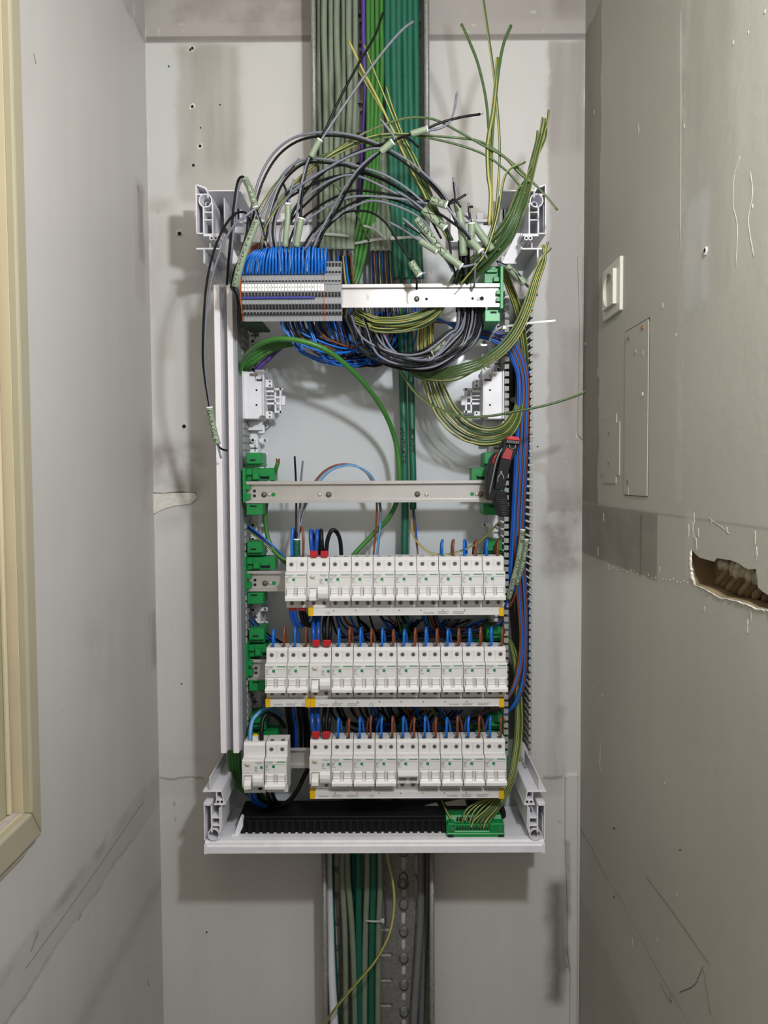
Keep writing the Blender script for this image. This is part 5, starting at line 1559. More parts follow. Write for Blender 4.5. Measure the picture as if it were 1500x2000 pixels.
# ---- labelled sheath pieces with their conductors, left
K = -0.255
sheathed('short sheath over the grey-green cables with black and grey wires upright', [(607, 307, -0.27), (615, 291, -0.272), (625, 273, -0.274)], 0.0046,
         [('black', [(622, 280, -0.274), (630, 265, -0.275), (665, 190, -0.28), (703, 120, -0.28), (732, 70, -0.275), (748, 25, -0.27)]), ('grey', [(624, 278, -0.274), (636, 260, -0.275), (690, 180, -0.28), (745, 105, -0.28), (784, 60, -0.275), (807, 42, -0.27)]),
          ('black', [(608, 304, -0.27), (600, 325, -0.265), (592, 365, -0.26), (586, 425, -0.25), (580, 480, -0.24)]), ('grey', [(605, 306, -0.27), (596, 330, -0.265), (587, 370, -0.26), (578, 430, -0.25), (572, 484, -0.24)])])
sheathed('sheath piece in the middle of the bundle with white cut end', [(743, 297, -0.285), (755, 287, -0.287), (767, 277, -0.289)], 0.0050,
         [('grey', [(765, 279, -0.289), (771, 270, -0.29), (760, 254, -0.292), (746, 236, -0.295)], 0.004), ('black', [(764, 280, -0.289), (776, 271, -0.29), (790, 268, -0.285), (804, 275, -0.28), (818, 288, -0.275)]),
          ('black', [(746, 294, -0.285), (728, 310, -0.28), (706, 332, -0.275), (684, 362, -0.265), (657, 412, -0.25), (634, 450, -0.245), (620, 484, -0.24)]), ('grey', [(748, 293, -0.285), (725, 307, -0.28), (702, 328, -0.275), (676, 362, -0.265), (650, 408, -0.25), (628, 448, -0.245), (612, 484, -0.24)]),
          ('grey', [(745, 290, -0.285), (719, 292, -0.28), (673, 310, -0.275), (621, 340, -0.27), (575, 372, -0.26), (545, 410, -0.25), (536, 450, -0.245), (540, 484, -0.24)])], None)
sheathed('upper right sheath piece pointing at the wall with two stripped wires', [(802, 262, -0.275), (819, 257, -0.276), (835, 252, -0.277)], 0.0048,
         [('black', [(833, 252, -0.277), (860, 240, -0.278), (900, 229, -0.276), (938, 223, -0.272)], 0.005), ('grey', [(834, 255, -0.277), (860, 250, -0.278), (878, 238, -0.277), (887, 215, -0.275), (892, 184, -0.272)], 0.005),
          ('black', [(804, 262, -0.275), (785, 268, -0.28), (765, 276, -0.282), (735, 285, -0.28), (690, 300, -0.272), (640, 330, -0.262), (600, 370, -0.255), (568, 425, -0.248), (556, 480, -0.24)])])
# ---- long arching wires between the terminal row and the right-hand sheaths
ends = [((882, 396, -0.275), (505, 484, -0.235))]
arc = [
 ('grey', [(478, 484, -0.24), (488, 420, -0.245), (506, 350, -0.25), (534, 300, -0.255), (572, 270, -0.26), (620, 259, -0.265), (672, 261, -0.268), (722, 274, -0.27), (768, 296, -0.272), (808, 322, -0.274), (848, 358, -0.276), (882, 396, -0.275)], 'outermost grey wire arching over the whole bundle'),
 ('black', [(484, 484, -0.24), (494, 425, -0.245), (512, 358, -0.25), (540, 308, -0.255), (577, 278, -0.26), (622, 266, -0.265), (674, 267, -0.268), (722, 280, -0.27), (766, 302, -0.272), (806, 330, -0.274), (846, 366, -0.276), (878, 404, -0.275)], 'outermost black wire arching over the whole bundle'),
 ('grey', [(510, 486, -0.238), (522, 420, -0.244), (545, 352, -0.252), (578, 318, -0.258), (612, 310, -0.262), (660, 315, -0.266), (705, 326, -0.268), (752, 342, -0.27), (792, 366, -0.27), (830, 398, -0.268)], 'grey wire of the second arch under the outermost'),
 ('black', [(516, 486, -0.238), (528, 425, -0.244), (550, 362, -0.252), (583, 326, -0.258), (614, 317, -0.262), (660, 321, -0.266), (703, 332, -0.268), (750, 350, -0.27), (790, 374, -0.27), (826, 408, -0.268)], 'black wire of the second arch under the outermost'),
 ('grey', [(545, 486, -0.238), (552, 440, -0.244), (583, 398, -0.25), (628, 362, -0.256), (672, 343, -0.26), (706, 346, -0.262), (750, 366, -0.264), (790, 388, -0.264), (834, 420, -0.262)], 'grey wire of the third arch below the outermost pair'),
 ('black', [(552, 486, -0.238), (566, 436, -0.244), (600, 396, -0.25), (648, 356, -0.256), (695, 338, -0.26), (740, 348, -0.262), (786, 372, -0.264), (838, 394, -0.268)], 'black wire of the third arch ending at a right sheath'),
 ('black', [(560, 486, -0.238), (580, 438, -0.244), (615, 408, -0.25), (657, 384, -0.256), (696, 372, -0.26), (764, 380, -0.264), (838, 393, -0.268)], 'black wire of the flat arch ending at a right sheath'),
 ('grey', [(566, 488, -0.236), (590, 440, -0.244), (640, 402, -0.25), (680, 386, -0.256), (720, 383, -0.26), (775, 388, -0.264), (838, 398, -0.268)], 'grey wire of the flat arch ending at a right sheath'),
 ('black', [(588, 488, -0.236), (615, 448, -0.24), (650, 420, -0.246), (690, 396, -0.25), (735, 384, -0.256), (790, 398, -0.26), (836, 424, -0.262), (862, 466, -0.26)], 'black wire of the fifth arch down to the right cluster'),
 ('grey', [(594, 488, -0.236), (622, 450, -0.24), (655, 426, -0.246), (690, 404, -0.25), (730, 392, -0.256), (784, 406, -0.26), (828, 432, -0.262), (852, 472, -0.26)], 'grey wire of the fifth arch down to the right cluster'),
 ('black', [(604, 488, -0.236), (632, 452, -0.24), (660, 424, -0.246), (682, 413, -0.25), (722, 414, -0.254), (752, 434, -0.256), (774, 466, -0.256), (803, 510, -0.255)], 'black wire arching down to the sheath above the top rail'),
 ('black', [(538, 488, -0.236), (532, 455, -0.242), (538, 420, -0.248), (560, 390, -0.252), (600, 366, -0.256), (640, 348, -0.258), (684, 340, -0.26)], 'black wire of the leftmost inner arch over the terminals'),
 ('grey', [(530, 486, -0.236), (526, 450, -0.242), (534, 408, -0.248), (556, 376, -0.252), (590, 356, -0.256), (640, 330, -0.258), (690, 318, -0.26)], 'grey wire of the leftmost inner arch over the terminals'),
 ('black', [(832, 342, -0.27), (850, 366, -0.27), (870, 392, -0.27), (884, 420, -0.268), (900, 460, -0.26), (908, 520, -0.24)], 'black wire dropping from the arches into the right cluster'),
 ('grey', [(820, 336, -0.27), (842, 362, -0.27), (864, 388, -0.27), (892, 430, -0.265), (918, 462, -0.262)], 'grey wire dropping from the arches to a cut sheath'),
]
for k, pts_, lab in arc:
    wire(pts_, k, lab, 'black and grey wires arching over the terminals')
# ---- left-hand sheaths and hanging wires
sheathed('pale sheath lettered 8K elder at the upper left', [(499, 405, -0.262), (494, 388, -0.265), (487, 366, -0.268), (478, 349, -0.268)], 0.0050,
         [('black', [(481, 352, -0.268), (473, 345, -0.268), (464, 356, -0.265), (457, 400, -0.258), (452, 450, -0.25), (447, 500, -0.24), (443, 556, -0.21)]), ('grey', [(482, 352, -0.268), (476, 349, -0.268), (467, 362, -0.265), (461, 402, -0.258), (456, 452, -0.25), (452, 500, -0.24), (449, 552, -0.21)]),
          ('grey', [(498, 402, -0.262), (500, 414, -0.262), (508, 438, -0.262), (516, 468, -0.26)], 0.010), ('black', [(499, 402, -0.262), (503, 416, -0.262), (511, 440, -0.262), (518, 470, -0.26)], 0.010)], '⑧ K ELDER', (True, False), h=0.7)
sheathed('long pale sheath lettered canale beside the terminal blocks', [(459, 560, -0.250), (466, 530, -0.255), (475, 500, -0.258), (488, 465, -0.26), (502, 430, -0.262)], 0.0056,
         [('black', [(500, 434, -0.262), (505, 424, -0.262), (514, 410, -0.26), (530, 380, -0.258), (548, 352, -0.256), (575, 324, -0.256)]), ('grey', [(502, 432, -0.262), (508, 420, -0.262), (518, 404, -0.26), (535, 372, -0.258), (556, 342, -0.256), (585, 310, -0.256)]),
          ('black', [(460, 556, -0.25), (456, 566, -0.24), (462, 576, -0.22), (466, 600, -0.2)])], '⊗ CANALE 4 LOR', (False, False), h=0.7, span=0.94)
sheathed('hanging sheath with writing in front of the left white profile', [(409, 795, -0.215), (413, 820, -0.212), (419, 846, -0.21), (425, 868, -0.21)], 0.0052,
         [('black', [(424, 865, -0.21), (428, 873, -0.21), (435, 878, -0.212), (444, 880, -0.214)]), ('grey', [(424, 865, -0.21), (427, 875, -0.21), (429, 884, -0.211), (432, 895, -0.212)]),
          ('black', [(410, 798, -0.215), (405, 770, -0.222), (399, 730, -0.23), (396, 690, -0.238), (398, 620, -0.248), (404, 552, -0.256), (417, 493, -0.262), (436, 447, -0.266), (456, 420, -0.268), (473, 414, -0.268), (483, 421, -0.267), (482, 452, -0.262), (472, 490, -0.256), (459, 540, -0.248), (453, 566, -0.22)]),
          ('grey', [(411, 798, -0.215), (406, 768, -0.222), (402, 730, -0.23), (400, 690, -0.238), (403, 620, -0.248), (412, 552, -0.256), (425, 505, -0.262), (442, 464, -0.266), (460, 437, -0.268), (481, 421, -0.268), (492, 412, -0.266), (505, 404, -0.262)])], 'GARAGE 6', (True, False), h=0.6)
wire([(484, 421, -0.262), (484, 450, -0.256), (474, 490, -0.25), (462, 530, -0.245), (455, 562, -0.22)], 'grey', 'grey wire just left of the canale sheath', None, tip=0.006)
wire([(488, 424, -0.262), (488, 446, -0.256), (478, 486, -0.25), (458, 528, -0.245), (451, 562, -0.22)], 'black', 'black wire just left of the canale sheath')
wire([(497, 440, -0.25), (505, 412, -0.252), (520, 386, -0.253), (545, 352, -0.254), (585, 322, -0.256), (640, 300, -0.258)], 'yg', 'yellow-green wire rising beside the canale sheath', 'thin earth wires across the tray', r=0.0017)
wire([(508, 480, -0.24), (520, 440, -0.246), (545, 400, -0.25), (572, 372, -0.252), (600, 350, -0.254), (640, 352, -0.255), (670, 375, -0.25), (698, 420, -0.24), (720, 470, -0.2)], 'yg', 'yellow-green wire in a low arch over the left cables', 'thin earth wires across the tray', r=0.0017)
sheathed('small upright sheath above the blue loops, left one', [(562, 398, -0.25), (562, 425, -0.248), (559, 455, -0.245), (557, 482, -0.24)], 0.0046, [('black', [(563, 402, -0.25), (562, 385, -0.252), (558, 370, -0.253), (553, 358, -0.254)]), ('grey', [(564, 402, -0.25), (566, 384, -0.252), (570, 366, -0.253), (574, 350, -0.254)])], None, (True, False))
sheathed('small upright sheath above the blue loops, right one', [(588, 426, -0.249), (585, 445, -0.247), (582, 462, -0.244), (579, 482, -0.24)], 0.0048, [('black', [(588, 430, -0.249), (589, 400, -0.254), (588, 385, -0.256), (582, 370, -0.257)])], None, (True, False))
wire([(700, 130, -0.24), (712, 150, -0.24), (735, 186, -0.243), (757, 232, -0.246), (775, 275, -0.25), (800, 330, -0.252), (828, 385, -0.252)], 'yg', 'yellow-green wire lying on the tray cables, left tip', 'earth wires slanting across the tray', r=0.0018)

# ---- right-hand sheath cluster
def RS(lab, pix, r, wires, text=None, ends=(False, True), m=None, h=0.6):
    return sheathed(lab, pix, r, wires, text, ends, 'cut sheaths in the right-hand cluster', m, h)
RS('near-level sheath marked ZYY at the top of the right cluster', [(842, 391, -0.28), (858, 396, -0.282), (873, 401, -0.283)], 0.0056, [('black', [(872, 400, -0.283), (882, 396, -0.285), (896, 388, -0.285), (910, 380, -0.285)], 0.004), ('grey', [(872, 403, -0.283), (884, 418, -0.282), (900, 438, -0.278), (919, 463, -0.27)]), ('black', [(872, 399, -0.283), (886, 390, -0.286), (893, 395, -0.286), (900, 405, -0.285)])], 'Z.Y.Y', (False, True))
RS('second sheath from the top in the right cluster', [(827, 410, -0.272), (848, 428, -0.274), (870, 446, -0.276)], 0.0056, [('black', [(868, 445, -0.276), (875, 460, -0.276), (880, 490, -0.272), (882, 520, -0.268)]), ('grey', [(830, 412, -0.272), (815, 400, -0.27), (800, 388, -0.268), (775, 374, -0.266)])], 'X.Y')
RS('long slanting sheath with scribbled letters in the right cluster', [(813, 428, -0.266), (832, 452, -0.266), (852, 476, -0.266), (868, 497, -0.264)], 0.0056, [('black', [(866, 496, -0.264), (880, 512, -0.262), (888, 532, -0.235), (890, 558, -0.185)]), ('grey', [(864, 498, -0.264), (876, 514, -0.262), (884, 530, -0.258)])], 'EBBMYK', (False, False))
RS('sheath above the rail with cut end and wires doubled back', [(820, 470, -0.262), (838, 481, -0.263), (854, 491, -0.264)], 0.0052, [('grey', [(852, 491, -0.264), (834, 470, -0.266), (812, 448, -0.268), (789, 428, -0.27)], 0.003), ('black', [(853, 489, -0.264), (838, 470, -0.266), (812, 450, -0.268), (790, 438, -0.27)], 0.003), ('grey', [(822, 471, -0.262), (810, 464, -0.26), (790, 450, -0.256), (760, 434, -0.25)])], None)
RS('sheath marked NA pointing down at the top rail', [(803, 512, -0.258), (811, 525, -0.258), (820, 538, -0.258)], 0.0056, [('grey', [(819, 536, -0.258), (826, 534, -0.258), (833, 533, -0.258)], 0.008), ('black', [(818, 537, -0.258), (815, 545, -0.258), (814, 556, -0.256), (814, 565, -0.25)])], 'N.A')
RS('sheath with a grey wire pointing right above the top rail', [(868, 496, -0.272), (884, 508, -0.272), (901, 521, -0.272)], 0.0056, [('grey', [(899, 521, -0.272), (910, 520, -0.272), (924, 517, -0.27)], 0.008), ('black', [(898, 522, -0.272), (894, 534, -0.245), (891, 545, -0.22), (890, 560, -0.185)])], None)
RS('rightmost slanting sheath with white cut end in the cluster', [(920, 470, -0.278), (929, 480, -0.279), (939, 491, -0.28)], 0.0056, [('grey', [(937, 490, -0.28), (944, 494, -0.28), (950, 502, -0.278)], 0.004), ('black', [(936, 489, -0.28), (941, 484, -0.282), (946, 480, -0.282)]), ('black', [(922, 472, -0.278), (905, 452, -0.276), (880, 432, -0.272), (850, 412, -0.27)])], None)
RS('long upright sheath in the middle of the right cluster', [(892, 394, -0.268), (898, 420, -0.266), (903, 460, -0.262), (905, 500, -0.256)], 0.0058, [('black', [(891, 398, -0.268), (888, 375, -0.27), (886, 356, -0.271)]), ('grey', [(892, 398, -0.268), (889, 368, -0.27), (885, 347, -0.271)]), ('grey', [(895, 398, -0.268), (898, 382, -0.27), (896, 366, -0.271)])], None, (True, False))
RS('short upright sheath beside it in the right cluster', [(921, 436, -0.262), (921, 452, -0.26), (919, 468, -0.257), (917, 484, -0.254)], 0.0054, [('black', [(921, 440, -0.262), (917, 420, -0.264), (916, 405, -0.265), (924, 404, -0.266)]), ('grey', [(919, 440, -0.262), (917, 416, -0.264), (915, 396, -0.265)])], None, (True, False))
RS('light diagonal sheath behind the earth wires', [(922, 434, -0.248), (935, 452, -0.246), (948, 470, -0.243), (961, 488, -0.24)], 0.0060, [('grey', [(924, 437, -0.248), (912, 424, -0.25), (896, 412, -0.252)])], None, (False, False))
RS('sheath marked R hanging below the right corner bracket', [(990, 519, -0.205), (1002, 531, -0.204), (1014, 543, -0.203), (1025, 554, -0.202)], 0.0058, [('black', [(992, 521, -0.205), (982, 516, -0.206), (970, 510, -0.208)]), ('grey', [(993, 522, -0.205), (984, 519, -0.206), (972, 514, -0.208)]), ('black', [(1023, 552, -0.202), (1034, 562, -0.202), (1042, 572, -0.202), (1046, 580, -0.202)])], 'R', (False, False), h=0.75)
wire([(1040, 566, -0.203), (1048, 572, -0.206), (1042, 580, -0.208), (1036, 574, -0.206), (1044, 566, -0.204), (1050, 578, -0.204)], 'grey', 'tangle of thin wire ends beside the right duct', None, r=0.0014)
RS('sheath marked EK hanging below the top rail', [(842, 687, -0.185), (856, 679, -0.186), (871, 670, -0.187)], 0.0058, [('grey', [(868, 671, -0.187), (885, 658, -0.19), (900, 640, -0.19), (910, 612, -0.185)]), ('black', [(845, 686, -0.185), (830, 692, -0.18), (800, 694, -0.17), (770, 684, -0.15)])], 'E K', (True, False), h=0.75)
for i, (x, y0) in enumerate(((900, 440), (908, 450), (914, 470), (926, 480), (896, 470))):
    wire([(x, y0, -0.25), (x + 2, y0 + 40, -0.245), (x + 3 - i, y0 + 80, -0.215), (x - 2 * i + 4, 552, -0.185), (x - i, 610, -0.17)], 'black' if i % 2 == 0 else 'grey', '%s upright wire, %s counted from the left in the right cluster' % ('black' if i % 2 == 0 else 'grey', ORD[[1, 2, 3, 4, 0][i]]), 'upright wires of the right cluster')
mb = MB(); mb.tube(path([(909, 498, -0.252), (909, 512, -0.25), (909, 522, -0.247)], 3), 0.0036, 8); tag(mb.build('tape_wrap', m_black, fix=False), 'short black tape wrap on the wires of the right cluster', 'tape')

# ---- earth wires (yellow-green)
G = 'earth wires of the big bundle curving up at the right'
tips = [(1072, 215), (1064, 232), (1059, 230), (1068, 250), (1050, 256), (1056, 262), (1046, 300), (1040, 318), (1034, 340), (1030, 360)]
for i, (tx, ty) in enumerate(tips):
    o = (4.5 - i) * 0.85
    J = lambda a=1.6: random.uniform(-a, a)
    D = lambda: random.uniform(-0.010, 0.010)
    wire([(690 + 3 * o, 612 - 3.2 * o, -0.165), (712, 624 - 3.4 * o + J(), -0.185 + D()), (740, 633 - 3.6 * o + J(), -0.19 + D()), (790, 632 - 3.8 * o + J(), -0.19 + D()), (835, 618 - 3.8 * o + J(), -0.188 + D()), (868 + o, 592 - 3 * o + J(), -0.19), (898 + 3.4 * o, 549 + 2.4 * o, -0.188 + D() * 0.5), (946 + 3.6 * o + J(), 503 + 3 * o + J(), -0.222 + D()),
          (984 + 4.2 * o + J(), 462 + 1.6 * o + J(), -0.242 + D()), (1008 + 3.6 * o + J(), 415 + J(), -0.25 + D()), (1024 + 3 * o + J(), 370, -0.245 + D()), ((tx + 1026 + 3 * o) / 2 - 1, (ty + 370) / 2, -0.238 + D()), (tx - 3, ty + 22, -0.23), (tx, ty, -0.225)],
         'yg', 'earth wire of the big right-hand bundle, %s by height of its tip' % ORD[i], G, r=0.0018)
wire([(898, 556, -0.235), (920, 530, -0.245), (950, 490, -0.25), (972, 420, -0.255), (988, 340, -0.258), (1026, 316, -0.258)], 'yg', 'short yellow-green wire leaning in front of the right bracket', None, r=0.0018)
G = 'lower earth wires sweeping from the right duct to the left'
for i in range(5):
    o = i - 2
    wire([(1076 - 7 * (i % 2) - 3 * i, 472 + 6 * abs(o), -0.21), (1060 + 2.5 * o, 510, -0.212 + 0.004 * (i % 2)), (1046 + 3.6 * o, 548, -0.212 - 0.004 * (i % 3)), (1030 + 4.2 * o, 600, -0.21), (1008 + 4 * o, 648 + 2 * o, -0.208 + 0.005 * (i % 2)), (978 + 3 * o, 684 + 3.6 * o, -0.205), (940 + o, 709 + 4.6 * o, -0.2), (895, 724 + 5 * o, -0.19), (850, 731 + 4 * o, -0.17), (815, 730 + 2 * o, -0.14), (790, 716, -0.10)],
         'yg', '%s of five earth wires sweeping under the rail, counted from the top' % ORD[i], G, r=0.0018)
wire([(960, 700, -0.2), (930, 722, -0.195), (890, 742, -0.185), (850, 744, -0.17), (815, 736, -0.15), (790, 720, -0.12)], 'yg', 'lowest yellow-green wire of the sweep under the rail', None, r=0.0017)
wire([(775, 705, -0.13), (785, 728, -0.14), (808, 763, -0.16), (835, 786, -0.18), (865, 802, -0.195), (908, 814, -0.205), (960, 812, -0.21), (1010, 803, -0.215), (1060, 793, -0.22), (1105, 780, -0.222), (1143, 766, -0.222)], 'yg', 'long yellow-green wire reaching out right to the corner', None, r=0.0020)
G = 'earth wires looping below the empty right holder'
for i in range(8):
    o = i - 3.5
    k = 'gy' if i % 3 == 0 else 'yg'
    wire([(832 + 4.2 * o, 600, -0.07 - 0.004 * (i % 3)), (831 + 4 * o, 645, -0.09 + 0.005 * (i % 2)), (832 + 4.4 * o + 2 * (i % 2), 690, -0.105), (846 + 5 * o, 745 - 2 * (i % 3), -0.12 + 0.006 * (i % 2)), (868 + 4.8 * o, 798 - 3 * o, -0.13), (902 + 3.6 * o, 836 - 4.2 * o, -0.135 + 0.006 * (i % 3)), (945 + 1.4 * o, 852 - 4.6 * o, -0.135), (983 - 1 * o, 845 - 4.2 * o, -0.13), (1004 - 2.4 * o, 822 - 2.6 * o, -0.115), (1014 - 2 * o, 790, -0.095), (1016 - 2 * o, 740, -0.07)],
         k, '%s earth wire from the outside of the loop under the right holder' % ORD[i], G, r=0.0018)
wire([(818, 700, -0.09), (826, 745, -0.10), (845, 790, -0.11), (880, 834, -0.115), (930, 868, -0.115), (975, 866, -0.11), (1000, 846, -0.1)], 'yg', 'lowest outlying yellow-green wire of the loop by the right holder', None, r=0.0015)
G = 'earth wires running down inside the right duct'
for i in range(4):
    o = i - 1.5
    wire([(982 + 3 * o, 522, -0.19), (994 + 4 * o, 556, -0.165), (1010 + 4 * o, 600, -0.14), (1020 + 3.5 * o, 650, -0.115), (1026 + 3 * o, 710, -0.09), (1024 + 2 * o, 800, -0.06), (1018 + 2 * o, 1000, -0.045), (1016 + 2 * o, 1180, -0.045), (1012 + 2 * o, 1300, -0.05)],
         'yg', '%s earth wire from the left entering the right duct from above' % ORD[i], G, r=0.0020)
for i in range(5):
    o = i - 2
    wire([(940, 1230 + 2 * o, -0.05), (968, 1222 + 3 * o, -0.07), (990 + 2 * o, 1240 + 3 * o, -0.075), (1006 + 2.5 * o, 1285, -0.075), (1012 + 2.8 * o, 1350, -0.075), (1013 + 3.2 * o, 1420, -0.08), (1008 + 3.2 * o, 1470, -0.09), (998 + 3 * o, 1520, -0.105), (982 + 4.5 * o, 1552, -0.11), (962 + 6 * o, 1580, -0.125), (942 + 8 * o, 1602, -0.14), (936 + 8 * o, 1618, -0.144)],
         'yg', '%s earth wire from the left curving down to the green earth terminal' % ORD[i], 'earth wires going into the green earth terminal', r=0.0021)
for i in range(4):
    wire([(978 + i * 2, 1548, -0.10), (955 - i * 7, 1566, -0.12), (935 - i * 9, 1585, -0.132), (922 - i * 7, 1604 + (i % 2) * 12, -0.139)], 'yg', '%s short earth wire from the right into the upper earth terminal holes' % ORD[i], 'earth wires going into the green earth terminal', r=0.0018)
wire([(858, 1548, -0.08), (865, 1568, -0.10), (874, 1588, -0.125), (880, 1600, -0.134)], 'yg', 'lone yellow-green wire at the left end of the earth terminal', None, r=0.0020)
# single earth wires standing up at the right
GT = 'single earth wires standing up at the right'
for pts_, k, lab, r in (
  ([(955, 440, -0.24), (958, 380, -0.245), (953, 340, -0.248), (952, 280, -0.25), (962, 220, -0.25), (968, 160, -0.25), (972, 113, -0.248)], 'gy', 'yellow wire tip shortest of the upright earth wires', 0.0027),
  ([(968, 480, -0.235), (960, 420, -0.24), (958, 340, -0.245), (956, 280, -0.248), (950, 200, -0.25), (935, 130, -0.25), (918, 84, -0.25), (901, 47, -0.25)], 'yg', 'upright earth wire leaning left with its tip on the wall band', 0.0021),
  ([(940, 500, -0.235), (965, 430, -0.24), (973, 360, -0.244), (976, 290, -0.246), (972, 220, -0.248), (964, 140, -0.25), (954, 70, -0.25), (944, 0, -0.25), (938, -40, -0.25)], 'yg', 'upright earth wire leaving the top of the frame', 0.0019),
  ([(975, 490, -0.232), (962, 420, -0.238), (960, 330, -0.244), (962, 260, -0.247), (968, 190, -0.249), (975, 130, -0.25), (984, 84, -0.25), (998, 50, -0.248)], 'yg', 'upright earth wire with tip curling right at the top', 0.0024)):
    wire(pts_, k, lab, GT, r)
for pts_, lab in (
  ([(560, 376, -0.245), (600, 335, -0.25), (660, 290, -0.255), (720, 255, -0.258), (770, 236, -0.26), (809, 229, -0.26), (850, 234, -0.26), (890, 254, -0.258), (940, 282, -0.255), (984, 306, -0.25), (1012, 336, -0.245), (1040, 360, -0.24)], 'topmost thin earth wire arching across to the right bracket'),
  ([(540, 400, -0.244), (590, 342, -0.25), (650, 300, -0.254), (710, 272, -0.257), (760, 262, -0.258), (820, 264, -0.258), (880, 268, -0.256), (930, 274, -0.253), (960, 288, -0.25), (1000, 318, -0.246), (1030, 346, -0.242), (1062, 378, -0.24), (1089, 411, -0.238)], 'thin earth wire arching past the right bracket ring'),
  ([(550, 392, -0.242), (610, 330, -0.248), (680, 290, -0.252), (740, 270, -0.255), (800, 264, -0.256), (850, 272, -0.255), (905, 286, -0.253), (950, 304, -0.25), (985, 330, -0.246), (1010, 356, -0.242), (1026, 380, -0.24)], 'lowest thin earth wire arching across to the right')):
    wire(pts_, 'yg', lab, 'thin earth wires across the tray', 0.0017)
# bunch slanting over the tray
for i, (tx, ty) in enumerate(((681, 79), (701, 138), (712, 88), (755, 170))):
    o = i - 1.5
    wire([(tx, ty, -0.25), ((tx * 2 + 775 + 4 * o) / 3, (ty * 2 + 262) / 3, -0.252), ((tx + 2 * (778 + 4 * o)) / 3, (ty + 2 * 262) / 3, -0.254), (780 + 5 * o, 266, -0.255), (797 + 6 * o, 300, -0.256), (816 + 6 * o, 340, -0.256), (832 + 5 * o, 372, -0.256), (848 + 4 * o, 410, -0.254), (880 + 3 * o, 470, -0.24)],
         'yg' if i else 'gy', '%s yellow-green wire by tip height slanting over the tray cables' % ORD[[0, 2, 1, 3][i]], 'earth wires slanting across the tray', 0.0018)

# ---- blue loops over the terminal blocks
for i in range(26):
    x = 474.5 + 6.42 * i
    f = max(0, (9 - i) / 9)
    lean = 26 * f + random.uniform(-1, 3) if i < 9 else random.uniform(-1, 6)
    yt = 484 + 6 * f + random.uniform(-1, 3)
    wire([(x, 537, -0.231), (x + 0.5, 522, -0.238), (x + lean * 0.35, 503, -0.243), (x + lean, yt, -0.240), (x + lean * 1.2 + 1, yt + 3, -0.225), (x + lean * 1.2 + 3, yt + 18, -0.205), (x + lean * 1.1 + 4, 545, -0.19)], 'blue',
         '%s blue wire looping into the top of the terminal row' % ORD[i], 'blue loops on top of the terminal blocks', r=0.00185)
for i in range(5):
    x = 478 + 29 * i + 4 * (i % 2)
    wire([(x, 530, -0.224), (x + 3, 512, -0.228), (x + 16 - i, 494, -0.226), (x + 20 - i, 494, -0.21), (x + 20, 540, -0.18)], 'blue', '%s half hidden blue wire behind the front loops' % ORD[i], 'second layer of blue loops on the terminals', r=0.0018)
for i in range(3):
    wire([(470, 566 + 4 * i, -0.20), (472, 535, -0.205), (482 + 2 * i, 500, -0.208), (500 + 3 * i, 478 + 3 * i, -0.208), (522 + 3 * i, 482, -0.2), (530, 540, -0.17)], 'brown', '%s brown wire looping behind the first blue loops' % ORD[i], 'brown loops behind the blue ones')
for i in range(6):
    x = 668 + i * 5
    wire([(x - 8, 500, -0.09), (x - 4, 540, -0.10), (x + 3 * i * 0.4, 590, -0.12), (x - 6, 640, -0.13)], ('blue', 'black', 'gy', 'blue', 'black', 'brown')[i], '%s %s wire from the left dropping just right of the terminals' % (ORD[i], {'gy': 'yellow-green'}.get(('blue', 'black', 'gy', 'blue', 'black', 'brown')[i], ('blue', 'black', 'gy', 'blue', 'black', 'brown')[i])), 'wires dropping between terminals and rail')

# ---- hanging loops under the terminal blocks and rail
cols = ['blue', 'blue', 'black', 'dblue', 'brown', 'blue', 'black', 'blue', 'brown', 'blue', 'dblue', 'black']
for i in range(34):
    k = cols[i % 12]
    x = 548 + i * 4.1 + random.uniform(-2, 2)
    e = 735 + i * 1.3 + random.uniform(-12, 12)
    dip = 668 + random.uniform(0, 42) - abs(i - 14) * 0.2
    Y = -0.20 + i * 0.002 + random.uniform(-0.01, 0.01)
    wire([(x, 626, Y), (x + 6, 644, Y + 0.004), (x + 22 + (660 - x) * 0.12, dip - 6 + random.uniform(-3, 3), Y + 0.01), (x + (e - x) * 0.55, dip + 12, Y + 0.03), (e - 18, dip + 2, Y + 0.06), (e, dip - 26, Y + 0.09), (e + 8, 610, Y + 0.11)], k,
         '%s wire hanging under the terminal row, %s from the left' % ({'blue': 'blue', 'dblue': 'deep blue', 'black': 'black', 'brown': 'brown'}[k], (ORD + ['thirty-first', 'thirty-second', 'thirty-third', 'thirty-fourth'])[i]), '%s wires hanging under the terminal row' % {'blue': 'blue', 'dblue': 'deep blue', 'black': 'black', 'brown': 'brown'}[k], r=0.0018)
for i in range(20):
    k = 'grey' if i % 2 else 'black'
    x = 672 + i * 3.4 + random.uniform(-4, 4)
    e = 888 + (i * 37 % 54)
    dip = 686 + (i * 13 % 38) + random.uniform(-5, 5)
    Y = -0.180 + random.uniform(-0.022, 0.016)
    wire([(x, 616, Y + 0.02), (x + 10, 642, Y + 0.01), (x + 32, dip - 18, Y), (x + (e - x) * 0.45, dip + 6, Y), (x + (e - x) * 0.7, dip + 2, Y - 0.005), (e - 14, dip - 34, Y - 0.005), (e + 2, 640, Y), (e + 6, 608, Y + 0.01), (e + 4, 570, Y + 0.03)], k,
         '%s wire of the wide loops under the top rail, %s from the left' % (k, ORD[i]), '%s wires hanging under the top rail' % k, r=0.0019)
